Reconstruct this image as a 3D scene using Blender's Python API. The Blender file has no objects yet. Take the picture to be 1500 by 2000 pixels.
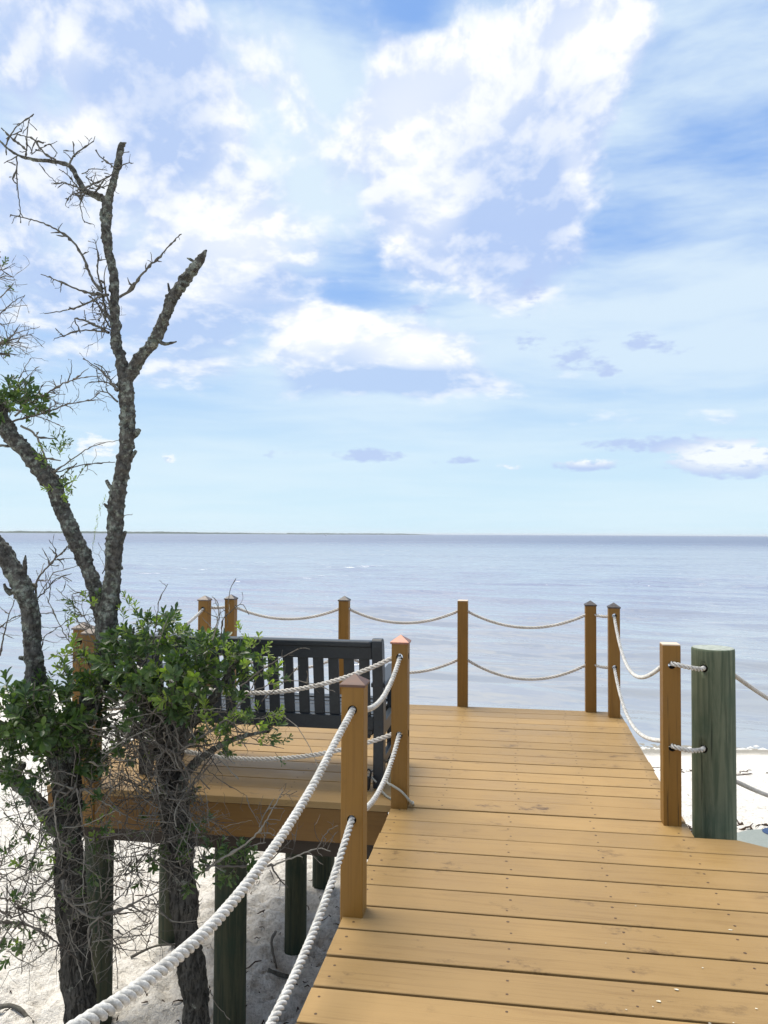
import bpy, bmesh, math, random
import numpy as np
from mathutils import Vector, Matrix

SC = bpy.context.scene
COL = SC.collection
rng = np.random.default_rng(7)
random.seed(7)

# ------------------------------------------------------------------ camera
TH, PT, RO = math.radians(9.57), math.atan(43.2 / 1500), math.atan(0.005)
F0 = np.array([-math.sin(TH), math.cos(TH), 0.0]); R0 = np.array([math.cos(TH), math.sin(TH), 0.0]); U0 = np.array([0, 0, 1.0])
CF = F0 * math.cos(PT) + U0 * math.sin(PT)
CU = -F0 * math.sin(PT) + U0 * math.cos(PT)
CR = R0 * math.cos(RO) + CU * math.sin(RO)
CU = np.cross(CR, CF)
EYE = np.array([0, 0, 1.5])
cd = bpy.data.cameras.new('camera'); cam = bpy.data.objects.new('camera', cd); COL.objects.link(cam)
cd.sensor_fit = 'VERTICAL'; cd.sensor_height = 36; cd.sensor_width = 27; cd.lens = 27
cd.clip_start = 0.05; cd.clip_end = 60000
cam.matrix_world = Matrix(((CR[0], CU[0], -CF[0], EYE[0]), (CR[1], CU[1], -CF[1], EYE[1]), (CR[2], CU[2], -CF[2], EYE[2]), (0, 0, 0, 1)))
SC.camera = cam

def ray(px, py): return CF * 1500 + CR * (px - 750) - CU * (py - 1000)
def ony(px, py, Y):
    d = ray(px, py); return EYE + d * (Y / d[1])
def onz(px, py, z):
    d = ray(px, py); return EYE + d * ((z - 1.5) / d[2])
def azel(px, py):
    d = ray(px, py); d = d / np.linalg.norm(d); return math.atan2(d[0], d[1]), math.asin(d[2])

# ------------------------------------------------------------------ view and light
vs = SC.view_settings
SC.display_settings.display_device = 'sRGB'
vs.view_transform = 'Standard'; vs.look = 'None'; vs.exposure = 0.34; vs.gamma = 1.0; vs.use_curve_mapping = False
SUN_EL, SUN_AZ = math.radians(66), math.radians(-62)          # azimuth from +Y towards +X
SUN_STRENGTH, SUN_ANGLE = 4.5, math.radians(36)
SKY_STRENGTH = 0.1
sl = bpy.data.lights.new('sun', 'SUN'); sl.energy = SUN_STRENGTH; sl.angle = SUN_ANGLE; sl.color = (1.0, 0.93, 0.80)
so = bpy.data.objects.new('sun', sl); COL.objects.link(so)
sd = Vector((math.sin(SUN_AZ) * math.cos(SUN_EL), math.cos(SUN_AZ) * math.cos(SUN_EL), math.sin(SUN_EL)))
so.rotation_euler = (-sd).to_track_quat('-Z', 'Y').to_euler()
so.location = (0, 0, 30)
SC.cycles.diffuse_bounces = 8; SC.cycles.max_bounces = 14

# ------------------------------------------------------------------ node helpers
class NT:
    def __init__(s, tree): s.t = tree; s.n = tree.nodes; s.l = tree.links
    def new(s, typ, **kw):
        nd = s.n.new(typ)
        for k, v in kw.items():
            if k.startswith('i_'):
                nd.inputs[k[2:].replace('_', ' ')].default_value = v
            else: setattr(nd, k, v)
        return nd
    def link(s, a, b): s.l.new(a, b)
    def val(s, x, sock):
        if isinstance(x, (int, float)): sock.default_value = x
        elif isinstance(x, (tuple, list)): sock.default_value = tuple(x) if len(x) == len(sock.default_value) else tuple(x) + (1,)
        else: s.l.new(x, sock)
    def math(s, op, a, b=0.0, c=0.0, clamp=False):
        nd = s.n.new('ShaderNodeMath'); nd.operation = op; nd.use_clamp = clamp
        s.val(a, nd.inputs[0]); s.val(b, nd.inputs[1]); s.val(c, nd.inputs[2]); return nd.outputs[0]
    def vmath(s, op, a, b=None, scale=None):
        nd = s.n.new('ShaderNodeVectorMath'); nd.operation = op
        s.val(a, nd.inputs[0])
        if b is not None: s.val(b, nd.inputs[1])
        if scale is not None: s.val(scale, nd.inputs['Scale'])
        return nd.outputs['Value'] if op in ('LENGTH', 'DOT_PRODUCT', 'DISTANCE') else nd.outputs['Vector']
    def mix(s, f, a, b, mode='MIX'):
        nd = s.n.new('ShaderNodeMix'); nd.data_type = 'RGBA'; nd.blend_type = mode; nd.clamp_factor = True
        s.val(f, nd.inputs[0]); s.val(a, nd.inputs[6]); s.val(b, nd.inputs[7]); return nd.outputs[2]
    def ramp(s, x, lo, hi, a=0.0, b=1.0, smooth=True):
        nd = s.n.new('ShaderNodeMapRange'); nd.interpolation_type = 'SMOOTHSTEP' if smooth else 'LINEAR'
        s.val(x, nd.inputs[0]); s.val(lo, nd.inputs[1]); s.val(hi, nd.inputs[2]); s.val(a, nd.inputs[3]); s.val(b, nd.inputs[4]); return nd.outputs[0]
    def noise(s, v, scale, detail=4, rough=0.55, dist=0.0, lac=2.0, out=0):
        nd = s.n.new('ShaderNodeTexNoise'); nd.noise_dimensions = '3D'
        if v is not None: s.l.new(v, nd.inputs['Vector'])
        nd.inputs['Scale'].default_value = scale; nd.inputs['Detail'].default_value = detail
        nd.inputs['Roughness'].default_value = rough; nd.inputs['Distortion'].default_value = dist; nd.inputs['Lacunarity'].default_value = lac
        return nd.outputs[out]
    def mapping(s, v, loc=(0, 0, 0), rot=(0, 0, 0), sc=(1, 1, 1), typ='POINT'):
        nd = s.n.new('ShaderNodeMapping'); nd.vector_type = typ; s.l.new(v, nd.inputs[0])
        nd.inputs['Location'].default_value = loc; nd.inputs['Rotation'].default_value = rot; nd.inputs['Scale'].default_value = sc
        return nd.outputs[0]
    def comb(s, x, y, z=0.0):
        nd = s.n.new('ShaderNodeCombineXYZ'); s.val(x, nd.inputs[0]); s.val(y, nd.inputs[1]); s.val(z, nd.inputs[2]); return nd.outputs[0]
    def sep(s, v):
        nd = s.n.new('ShaderNodeSeparateXYZ'); s.l.new(v, nd.inputs[0]); return nd.outputs
    def bump(s, h, strength, dist, normal=None):
        nd = s.n.new('ShaderNodeBump'); s.l.new(h, nd.inputs['Height']); s.val(strength, nd.inputs['Strength']); nd.inputs['Distance'].default_value = dist
        if normal is not None: s.l.new(normal, nd.inputs['Normal'])
        return nd.outputs[0]

def mat(name, rough=0.6, spec=0.5):
    m = bpy.data.materials.new(name); m.use_nodes = True
    t = NT(m.node_tree); b = m.node_tree.nodes['Principled BSDF']
    b.inputs['Roughness'].default_value = rough; b.inputs['Specular IOR Level'].default_value = spec
    return m, t, b

# ------------------------------------------------------------------ sky
w = bpy.data.worlds.new('World'); SC.world = w; w.use_nodes = True
t = NT(w.node_tree); bg = w.node_tree.nodes['Background']
tc = t.new('ShaderNodeTexCoord'); D = tc.outputs['Generated']
sx, sy, sz = t.sep(D)
az = t.math('ARCTAN2', sx, sy); el = t.math('ARCSINE', sz)
sky = t.new('ShaderNodeTexSky'); sky.sky_type = 'NISHITA'; sky.sun_disc = False
sky.sun_elevation = SUN_EL; sky.sun_rotation = SUN_AZ; sky.air_density = 1.0; sky.dust_density = 0.6; sky.ozone_density = 2.2
elp = t.math('MAXIMUM', el, 0.0)
vv = t.math('MULTIPLY', t.math('LOGARITHM', t.math('ADD', elp, 0.14), math.e), 0.80)
uv = t.comb(az, el, 0.0)                                   # angular position
pv = t.comb(az, vv, 0.0)                                   # flattened towards the horizon like a cloud deck seen from below
# sideways wrap-safe third coordinate
pv = t.vmath('ADD', pv, t.comb(0.0, 0.0, t.math('MULTIPLY', t.math('COSINE', az), 0.4)))
wn = t.new('ShaderNodeTexNoise'); wn.inputs['Scale'].default_value = 3.0; wn.inputs['Detail'].default_value = 3; t.link(pv, wn.inputs['Vector'])
wv = t.vmath('SCALE', t.vmath('SUBTRACT', wn.outputs['Color'], (0.5, 0.5, 0.5)), scale=0.10)
wp = t.vmath('ADD', pv, wv)
wuv = t.vmath('ADD', uv, t.vmath('SCALE', wv, scale=0.9))

def blob(px, py, rx, ry, amp, rot=0.0, vec=None, inner=0.0):
    """a soft elliptical mass of cloud (or a gap) centred on a direction of the sky; sizes in 1/1500 rad"""
    a, e = azel(px, py)
    m = t.mapping(vec if vec is not None else wuv, loc=(a, e, 0), rot=(0, 0, math.radians(rot)), sc=(rx / 1500, ry / 1500, 1000.0), typ='TEXTURE')
    return t.ramp(t.vmath('LENGTH', m), 1.0, inner, 0.0, amp)
def total(lst):
    o = lst[0]
    for x in lst[1:]: o = t.math('ADD', o, x)
    return o

# cumulus density: large soft masses broken by finer billows
def billow(v):                                     # rounded cauliflower lumps
    a = t.new('ShaderNodeTexVoronoi'); a.feature = 'F1'; a.inputs['Scale'].default_value = 15.0
    a.inputs['Detail'].default_value = 2.0; a.inputs['Roughness'].default_value = 0.55; a.inputs['Lacunarity'].default_value = 2.3; a.normalize = True
    t.link(v, a.inputs['Vector']); return t.math('SUBTRACT', 1.0, a.outputs['Distance'])
def density(v):
    o = t.math('ADD', t.math('MULTIPLY', t.noise(v, 3.4, 3, 0.55), 0.46), t.math('MULTIPLY', t.noise(v, 9.0, 8, 0.62), 0.42))
    return t.math('ADD', o, t.math('MULTIPLY', t.math('SUBTRACT', billow(v), 0.50), 0.22))
n1 = density(wp)
off = t.vmath('ADD', wp, (-0.012, 0.026, 0.0))
n1s = density(off)
bias = total([
    blob(960, 120, 360, 250, 0.24, 10), blob(1160, 40, 260, 150, 0.24, 20), blob(1120, 200, 180, 170, 0.12), blob(780, 260, 260, 190, 0.20), blob(1010, 360, 270, 240, 0.20, 30), blob(850, 450, 230, 170, 0.26, 35),
    blob(1010, 520, 150, 150, 0.28, 50), blob(1060, 380, 170, 170, 0.14), blob(280, 110, 470, 230, 0.24), blob(500, 470, 260, 150, 0.16), blob(400, 600, 330, 150, 0.22), blob(90, 560, 300, 220, 0.16),
    blob(340, 290, 330, 190, 0.14), blob(640, 680, 160, 110, 0.32), blob(820, 720, 220, 90, 0.30), blob(750, 765, 400, 50, 0.24), blob(330, 720, 240, 70, 0.14),
    blob(40, 300, 170, 200, 0.12),
    blob(790, 20, 110, 50, -0.26), blob(1350, 430, 260, 330, -0.10), blob(1440, 110, 230, 260, -0.10), blob(690, 592, 150, 40, -0.08), blob(115, 190, 60, 50, -0.20),
    blob(1250, 640, 480, 120, -0.10), blob(750, 930, 1600, 130, -0.26), blob(750, 1020, 2400, 70, -0.3), blob(670, 130, 80, 90, -0.16),
])
bias = t.math('ADD', bias, t.math('ADD', 0.12, blob(750, 400, 1900, 1500, -0.12, 0, uv, 0.55)))
dens = t.math('ADD', n1, bias); densS = t.math('ADD', n1s, bias)
cov = t.ramp(dens, 0.51, 0.67)
lit = t.ramp(t.math('SUBTRACT', dens, densS), -0.050, 0.075)
thick = t.ramp(dens, 0.58, 0.90)
lit2 = t.math('MULTIPLY', t.math('ADD', t.math('MULTIPLY', lit, 0.75), 0.12), t.math('SUBTRACT', 1.0, t.math('MULTIPLY', thick, 0.30)))
brightb = total([blob(900, 90, 330, 190, 0.42, 10), blob(760, 250, 170, 130, 0.32), blob(845, 390, 120, 110, 0.40, 30), blob(640, 660, 150, 75, 0.9), blob(810, 706, 160, 55, 0.9), blob(490, 460, 220, 100, 0.5), blob(420, 560, 90, 40, 0.4), blob(160, 120, 90, 60, 0.35), blob(560, 250, 100, 70, 0.3), blob(1180, 60, 160, 120, 0.5), blob(760, 480, 70, 50, 0.4), blob(160, 250, 120, 70, 0.4), blob(470, 210, 180, 120, 0.3), blob(1140, 350, 50, 110, 0.4, 20),
                 blob(1030, 430, 200, 170, -0.45, 20), blob(300, 140, 260, 140, -0.30), blob(350, 270, 110, 110, -0.3), blob(380, 640, 230, 90, -0.40), blob(740, 768, 320, 40, -0.8), blob(80, 520, 150, 90, -0.3), blob(560, 545, 130, 40, -0.4)])
lit3 = t.math('ADD', lit2, brightb, clamp=True)
# thin veil of high cloud
n2 = t.noise(t.mapping(wp, rot=(0, 0, math.radians(-18)), sc=(0.7, 2.0, 1.0)), 3.2, 7, 0.58)
veilb = total([blob(1340, 430, 320, 260, 0.04), blob(790, 15, 130, 60, -0.22), blob(450, 430, 420, 180, 0.22), blob(1150, 640, 700, 120, 0.16), blob(1420, 150, 260, 260, -0.03), blob(1250, 190, 200, 150, 0.05), blob(690, 592, 150, 40, -0.06), blob(560, 330, 300, 200, 0.12)])
veil = t.math('MULTIPLY', t.ramp(t.math('ADD', n2, veilb), 0.30, 0.67), 0.84)
horizon = t.ramp(el, 0.40, -0.03)
# colours (the whole is multiplied by 1/strength so that strength stays in the usual range)
K = 0.80 / SKY_STRENGTH
nsky = t.mix(1.0, sky.outputs[0], (0.92, 0.98, 1.0), 'MULTIPLY')
base = t.mix(0.75, nsky, tuple(c * K for c in (0.27, 0.49, 0.965)))
base = t.mix(t.math('MULTIPLY', t.math('POWER', horizon, 1.15), 1.0), base, tuple(c * K for c in (0.66, 0.87, 0.98)))
base = t.mix(t.math('MULTIPLY', veil, t.math('SUBTRACT', 1.0, t.math('MULTIPLY', horizon, 0.5))), base, tuple(c * K for c in (0.80, 0.93, 1.0)))
shade = t.mix(horizon, tuple(c * K for c in (0.48, 0.62, 0.925)), tuple(c * K for c in (0.51, 0.69, 0.94)))
ccol = t.mix(lit3, shade, tuple(c * K for c in (1.06, 1.07, 1.08)))
colr = t.mix(t.math('MULTIPLY', cov, 0.94), base, ccol)
# small low clouds with flat grey undersides
fine = t.noise(t.mapping(uv, sc=(1.0, 2.2, 1.0)), 42.0, 6, 0.62)
def low(px, py, rx, ry, amp=0.5): return blob(px, py, rx, ry, amp, 0, uv)
lowm = total([low(720, 890, 120, 26, 0.60), low(545, 887, 80, 18, 0.40), low(900, 898, 80, 22, 0.44), low(1145, 908, 120, 22, 0.60), low(1430, 900, 190, 52, 0.80), low(990, 910, 50, 16, 0.45), low(328, 897, 30, 22, 0.55),
              low(1125, 695, 100, 66, 0.40), low(1250, 668, 70, 44, 0.44), low(1030, 665, 66, 34, 0.36), low(1185, 722, 46, 28, 0.42), low(820, 605, 60, 30, 0.38), low(1030, 565, 60, 90, 0.40), low(1320, 680, 50, 26, 0.35), low(1270, 866, 240, 26, 0.50), low(190, 872, 100, 44, 0.5)])
lcov = t.ramp(t.math('ADD', fine, lowm), 0.72, 0.98)
lwhite = total([low(1430, 888, 170, 42, 1.5), low(1150, 900, 90, 16, 1.2), low(328, 893, 44, 34, 1.6), low(990, 908, 60, 20, 1.2), low(190, 868, 110, 50, 1.6)])
tops = t.math('MULTIPLY', lwhite, t.ramp(fine, 0.25, 0.55), 0.0, True)
lcol = t.mix(tops, tuple(c * K for c in (0.48, 0.60, 0.90)), tuple(c * K for c in (1.0, 1.02, 1.03)))
colr = t.mix(t.math('MULTIPLY', lcov, 0.80), colr, lcol)
t.link(colr, bg.inputs['Color']); bg.inputs['Strength'].default_value = SKY_STRENGTH
w.cycles.sampling_method = 'MANUAL'; w.cycles.sample_map_resolution = 512

# ------------------------------------------------------------------ mesh helpers
ORIG = {}
class MB:
    def __init__(s): s.v = []; s.f = []; s.mi = []; s.n = 0; s.sm = []
    def add(s, v, f, mi=0, smooth=False):
        v = np.asarray(v, float).reshape(-1, 3); s.v.append(v)
        for q in f: s.f.append([i + s.n for i in q]); s.mi.append(mi); s.sm.append(smooth)
        s.n += len(v); return s
    def box(s, x0, x1, y0, y1, z0, z1, mi=0):
        return s.hexa([(x0, y0, z0), (x1, y0, z0), (x1, y1, z0), (x0, y1, z0), (x0, y0, z1), (x1, y0, z1), (x1, y1, z1), (x0, y1, z1)], mi)
    def hexa(s, p, mi=0):
        return s.add(p, [(0, 3, 2, 1), (4, 5, 6, 7), (0, 1, 5, 4), (1, 2, 6, 5), (2, 3, 7, 6), (3, 0, 4, 7)], mi)
    def mesh(s, name, mats, org=(0, 0, 0), bevel=0.0, seg=1):
        me = bpy.data.meshes.new(name)
        V = np.concatenate(s.v) - np.asarray(org, float)
        me.from_pydata(V.tolist(), [], s.f)
        for m in (mats if isinstance(mats, (list, tuple)) else [mats]): me.materials.append(m)
        me.polygons.foreach_set('material_index', s.mi); me.polygons.foreach_set('use_smooth', s.sm)
        if bevel > 0:
            bm = bmesh.new(); bm.from_mesh(me)
            bmesh.ops.bevel(bm, geom=[e for e in bm.edges if e.calc_face_angle(0) > 0.5], offset=bevel, segments=seg, affect='EDGES', profile=0.5)
            bm.to_mesh(me); bm.free()
        me.update(); return me
    def obj(s, name, mats, parent=None, bevel=0.0, seg=1, org=None):
        o0 = ORIG[parent.name] if parent is not None else (org if org is not None else (0, 0, 0))
        o = bpy.data.objects.new(name, s.mesh(name, mats, o0, bevel, seg)); COL.objects.link(o)
        if parent is not None: o.parent = parent
        else: o.location = o0
        ORIG[o.name] = o0
        return o
def tag(o, label=None, cat=None, group=None, kind=None):
    if label: o['label'] = label
    if cat: o['category'] = cat
    if group: o['group'] = group
    if kind: o['kind'] = kind
    return o
def thing(name, loc, label, cat, group=None):
    o = bpy.data.objects.new(name, None); COL.objects.link(o); o.location = loc; o.empty_display_size = 0.1
    ORIG[o.name] = tuple(loc); return tag(o, label, cat, group)

def hsh(i, j, k, seed):
    n = (i.astype(np.int64) * 73856093) ^ (j.astype(np.int64) * 19349663) ^ (k.astype(np.int64) * 83492791) ^ (seed * 2654435)
    n = (n ^ (n >> 13)) * 1274126177 & 0x7fffffff
    return ((n ^ (n >> 16)) & 0xffff) / 65535.0
def vn(P, seed=0):
    P = np.asarray(P, float); I = np.floor(P); Fr = P - I; Fr = Fr * Fr * (3 - 2 * Fr); i, j, k = I.astype(int).T; o = 0
    for a in (0, 1):
        for b in (0, 1):
            for c in (0, 1):
                wgt = (Fr[:, 0] if a else 1 - Fr[:, 0]) * (Fr[:, 1] if b else 1 - Fr[:, 1]) * (Fr[:, 2] if c else 1 - Fr[:, 2])
                o = o + wgt * hsh(i + a, j + b, k + c, seed)
    return o
def fbm(P, oct=4, seed=0, g=0.5):
    o = 0; a = 1.0; s = 0
    for q in range(oct): o = o + a * vn(np.asarray(P) * (2 ** q), seed + q); s += a; a *= g
    return o / s

def smooth_path(pts, step, tens=0.5):
    P = np.asarray(pts, float)                      # columns: any; first three are position
    Q = np.vstack([2 * P[0] - P[1], P, 2 * P[-1] - P[-2]]); out = []
    for i in range(1, len(Q) - 2):
        L = np.linalg.norm(Q[i + 1, :3] - Q[i, :3]); n = max(1, int(round(L / step)))
        for k in range(n):
            u = k / n; a, b, c, d = Q[i - 1], Q[i], Q[i + 1], Q[i + 2]
            out.append(0.5 * ((2 * b) + (c - a) * u + (2 * a - 5 * b + 4 * c - d) * u * u + (3 * b - a - 3 * c + d) * u ** 3))
    out.append(P[-1]); return np.array(out)
def frames(P):
    T = np.gradient(P, axis=0); T /= np.linalg.norm(T, axis=1)[:, None] + 1e-12
    N = np.zeros_like(P); n = np.cross(T[0], [0.31, 0.2, 0.93]); n /= np.linalg.norm(n)
    for i in range(len(P)):
        n = n - T[i] * np.dot(n, T[i]); n /= np.linalg.norm(n) + 1e-12; N[i] = n
    return T, N, np.cross(T, N)
def tube(mb, P, R, seg=8, disp=None, mi=0, cap=True, smooth=True):
    P = np.asarray(P, float); n = len(P); R = np.broadcast_to(np.asarray(R, float), (n,))
    T, N, B = frames(P); a = np.arange(seg) * 2 * math.pi / seg
    dirs = N[:, None, :] * np.cos(a)[None, :, None] + B[:, None, :] * np.sin(a)[None, :, None]
    V = P[:, None, :] + dirs * R[:, None, None]
    if disp is not None:
        d = disp(V.reshape(-1, 3), np.repeat(R, seg), np.tile(a, n)); V = P[:, None, :] + dirs * (R[:, None] + d.reshape(n, seg))[:, :, None]
    V = V.reshape(-1, 3); f = []
    for i in range(n - 1):
        for j in range(seg):
            k = (j + 1) % seg; f.append((i * seg + j, i * seg + k, (i + 1) * seg + k, (i + 1) * seg + j))
    if cap:
        f.append(tuple(range(seg - 1, -1, -1))); f.append(tuple((n - 1) * seg + j for j in range(seg)))
    mb.add(V, f, mi, smooth); return mb

# ------------------------------------------------------------------ materials
def objco(t): return t.new('ShaderNodeTexCoord').outputs['Object']
def geopos(t): return t.new('ShaderNodeNewGeometry').outputs['Position']

def wood_paint(name, col, along='X', var=0.14, rough=0.5, smudge=0.5, spec=0.4, lighten=0.0):
    m, t, b = mat(name, rough, spec)
    oi = t.new('ShaderNodeObjectInfo'); rnd = oi.outputs['Random']
    p = t.vmath('ADD', geopos(t), t.comb(t.math('MULTIPLY', rnd, 37.0), t.math('MULTIPLY', rnd, 11.0), t.math('MULTIPLY', rnd, 23.0)))
    st = {'X': (1.0, 26.0, 26.0), 'Z': (26.0, 26.0, 1.0)}[along]
    g = t.noise(t.mapping(p, sc=st), 1.5, 7, 0.68, 0.9)
    g2 = t.noise(t.mapping(p, sc=tuple(x * 3 if x > 2 else x for x in st)), 2.0, 3, 0.6)
    big = t.noise(p, 1.9, 4, 0.6)
    sm = t.noise(t.mapping(p, sc=(1.0, 1.6, 1.6) if along == 'X' else (1, 1, 0.6)), 5.0, 6, 0.72)
    dark = tuple(c * k for c, k in zip(col, (0.55, 0.47, 0.36))); lite = tuple(min(1, c * k) for c, k in zip(col, (1.14, 1.16, 1.28)))
    c = t.mix(t.ramp(g, 0.47, 0.76, 0, 0.50), col, dark)
    c = t.mix(t.ramp(g2, 0.54, 0.74, 0, 0.38), c, dark)
    c = t.mix(t.ramp(big, 0.42, 0.72, 0, 0.55), c, lite)
    c = t.mix(t.math('MULTIPLY', t.math('MULTIPLY', t.ramp(sm, 0.57, 0.72), t.ramp(big, 0.66, 0.40)), smudge), c, tuple(x * k for x, k in zip(dark, (0.55, 0.55, 0.7))))
    if along == 'Z':
        ck = t.noise(t.mapping(p, sc=(34, 34, 0.7)), 1.3, 3, 0.5, 0.3)
        c = t.mix(t.ramp(ck, 0.665, 0.70, 0, 0.75), c, tuple(x * 0.22 for x in col))
    hs = t.new('ShaderNodeHueSaturation'); t.link(c, hs.inputs['Color'])
    t.link(t.math('ADD', t.math('MULTIPLY', rnd, var * 2), 1.0 - var), hs.inputs['Value'])
    t.link(hs.outputs[0], b.inputs['Base Color'])
    t.link(t.ramp(big, 0.3, 0.7, rough - 0.08, rough + 0.14), b.inputs['Roughness'])
    t.link(t.bump(t.math('ADD', g, t.math('MULTIPLY', g2, 0.5)), 0.25, 0.002), b.inputs['Normal'])
    return m
M = {}
M['plank'] = wood_paint('deck_stain', (0.272, 0.170, 0.062), 'X', 0.11, 0.50, 0.95)
M['post'] = wood_paint('post_stain', (0.198, 0.098, 0.014), 'Z', 0.08, 0.55, 0.45)
M['fascia'] = wood_paint('fascia_stain', (0.165, 0.080, 0.013), 'X', 0.05, 0.55, 0.3)
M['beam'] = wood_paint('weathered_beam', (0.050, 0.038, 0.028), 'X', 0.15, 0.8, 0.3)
M['end'] = wood_paint('post_top_grain', (0.55, 0.46, 0.36), 'X', 0.1, 0.8, 0.3)

def plain(name, col, rough=0.5, spec=0.5, metal=0.0, nscale=30.0, nvar=0.25, bump=0.0, col2=None, detail=5):
    m, t, b = mat(name, rough, spec); b.inputs['Metallic'].default_value = metal
    p = geopos(t); n = t.noise(p, nscale, detail, 0.6)
    c2 = col2 or tuple(c * (1 - nvar) for c in col)
    t.link(t.mix(t.ramp(n, 0.35, 0.68), col, c2), b.inputs['Base Color'])
    if bump: t.link(t.bump(n, 0.5, bump), b.inputs['Normal'])
    return m
M['copper'] = plain('copper_cap', (0.27, 0.125, 0.090), 0.45, 0.4, 0.4, 38, 0.3, 0, (0.20, 0.115, 0.10))
M['oldcopper'] = plain('aged_copper_cap', (0.115, 0.066, 0.052), 0.55, 0.3, 0.15, 38, 0.3, 0, (0.095, 0.064, 0.056))
M['bronze'] = plain('dark_bronze_cap', (0.035, 0.032, 0.034), 0.5, 0.4, 0.1, 40, 0.35, 0, (0.07, 0.06, 0.06))
M['greycap'] = plain('weathered_copper_cap', (0.11, 0.085, 0.075), 0.55, 0.4, 0.15, 40, 0.35, 0, (0.16, 0.14, 0.13))
M['hole'] = plain('bored_hole_wood', (0.05, 0.03, 0.014), 0.9, 0.2)
M['screw'] = plain('screw_head', (0.09, 0.05, 0.025), 0.5, 0.4, 0.2)
M['rope'] = None
m, t, b = mat('braided_rope', 0.85, 0.15)
p = objco(t); n = t.noise(p, 260, 3, 0.6); n2 = t.noise(p, 9, 4, 0.6)
t.link(t.mix(t.ramp(n2, 0.35, 0.75), t.mix(t.ramp(n, 0.3, 0.7), (0.62, 0.59, 0.55), (0.48, 0.455, 0.42)), (0.40, 0.375, 0.335)), b.inputs['Base Color'])
t.link(t.bump(n, 0.5, 0.002), b.inputs['Normal']); M['rope'] = m
m, t, b = mat('white_rope', 0.8, 0.2)
p = objco(t); n = t.noise(p, 260, 3, 0.6); n2 = t.noise(p, 12, 4, 0.6)
n2 = t.noise(p, 30, 5, 0.7)
t.link(t.mix(t.ramp(n2, 0.44, 0.70), t.mix(t.ramp(n, 0.3, 0.7), (0.60, 0.59, 0.56), (0.44, 0.43, 0.41)), (0.30, 0.29, 0.265)), b.inputs['Base Color'])
t.link(t.bump(n, 0.5, 0.002), b.inputs['Normal']); M['rope_white'] = m
M['bench'] = plain('charcoal_recycled_lumber', (0.019, 0.026, 0.033), 0.42, 0.4, 0, 60, 0.25, 0.0006, (0.014, 0.019, 0.026))
M['black'] = plain('black_plastic', (0.012, 0.012, 0.014), 0.4, 0.5)
M['cable'] = plain('grey_cable_sheath', (0.33, 0.33, 0.29), 0.4, 0.5, 0, 80, 0.2)
M['bolt'] = plain('galvanised_bolt', (0.30, 0.36, 0.42), 0.45, 0.5, 0.6, 90, 0.4)

def pile_mat(name, c1, c2, c3, sc=1.0):
    m, t, b = mat(name, 0.8, 0.25)
    p = objco(t); s = t.mapping(p, sc=(22, 22, 1.3))
    g = t.noise(s, 1.4 * sc, 6, 0.66, 0.8); crack = t.noise(t.mapping(p, sc=(34, 34, 1.0)), 1.6 * sc, 5, 0.6, 0.5); bl = t.noise(p, 4.0, 4, 0.6)
    c = t.mix(t.ramp(g, 0.36, 0.64), c1, c2)
    c = t.mix(t.ramp(bl, 0.45, 0.75, 0, 0.7), c, c3)
    c = t.mix(t.ramp(crack, 0.60, 0.70, 0, 0.75), c, tuple(x * 0.28 for x in c1))
    t.link(c, b.inputs['Base Color'])
    t.link(t.bump(t.math('ADD', t.math('MULTIPLY', t.ramp(crack, 0.70, 0.58), 1.0), t.math('MULTIPLY', g, 0.6)), 0.7, 0.006), b.inputs['Normal'])
    return m
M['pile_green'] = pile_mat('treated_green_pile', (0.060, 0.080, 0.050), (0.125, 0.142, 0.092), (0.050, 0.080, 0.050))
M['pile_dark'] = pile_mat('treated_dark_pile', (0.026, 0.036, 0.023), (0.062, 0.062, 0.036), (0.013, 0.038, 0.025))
M['pile_top'] = plain('pile_end_grain', (0.34, 0.37, 0.33), 0.85, 0.2, 0, 40, 0.35, 0.002)

m, t, b = mat('lichened_bark', 0.92, 0.15)
p = geopos(t); n = t.noise(p, 34, 6, 0.68); v = t.new('ShaderNodeTexVoronoi'); t.link(t.mapping(p, sc=(1, 1, 0.45)), v.inputs['Vector']); v.inputs['Scale'].default_value = 75
li = t.noise(p, 16, 5, 0.7)
c = t.mix(t.ramp(n, 0.32, 0.68), (0.030, 0.028, 0.025), (0.115, 0.110, 0.098))
li2 = t.noise(p, 42, 4, 0.7)
c = t.mix(t.ramp(t.math('ADD', t.math('MULTIPLY', li, 0.5), t.math('MULTIPLY', li2, 0.5)), 0.49, 0.59, 0, 0.8), c, t.mix(t.ramp(n, 0.4, 0.65), (0.13, 0.150, 0.122), (0.32, 0.35, 0.30)))
t.link(c, b.inputs['Base Color'])
t.link(t.bump(t.math('ADD', t.math('MULTIPLY', v.outputs['Distance'], 0.8), n), 0.9, 0.012), b.inputs['Normal']); M['bark'] = m
m, t, b = mat('furrowed_bark', 0.92, 0.12)
p = geopos(t); n = t.noise(p, 30, 6, 0.68); g = t.noise(t.mapping(p, sc=(1, 1, 0.22)), 60, 5, 0.65, 0.6); li = t.noise(p, 9, 5, 0.72)
c = t.mix(t.ramp(g, 0.36, 0.62), (0.017, 0.016, 0.014), (0.078, 0.074, 0.066))
c = t.mix(t.ramp(li, 0.60, 0.68, 0, 0.8), c, (0.24, 0.25, 0.215))
t.link(c, b.inputs['Base Color'])
t.link(t.bump(g, 1.0, 0.012), b.inputs['Normal']); M['bark_low'] = m
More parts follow.
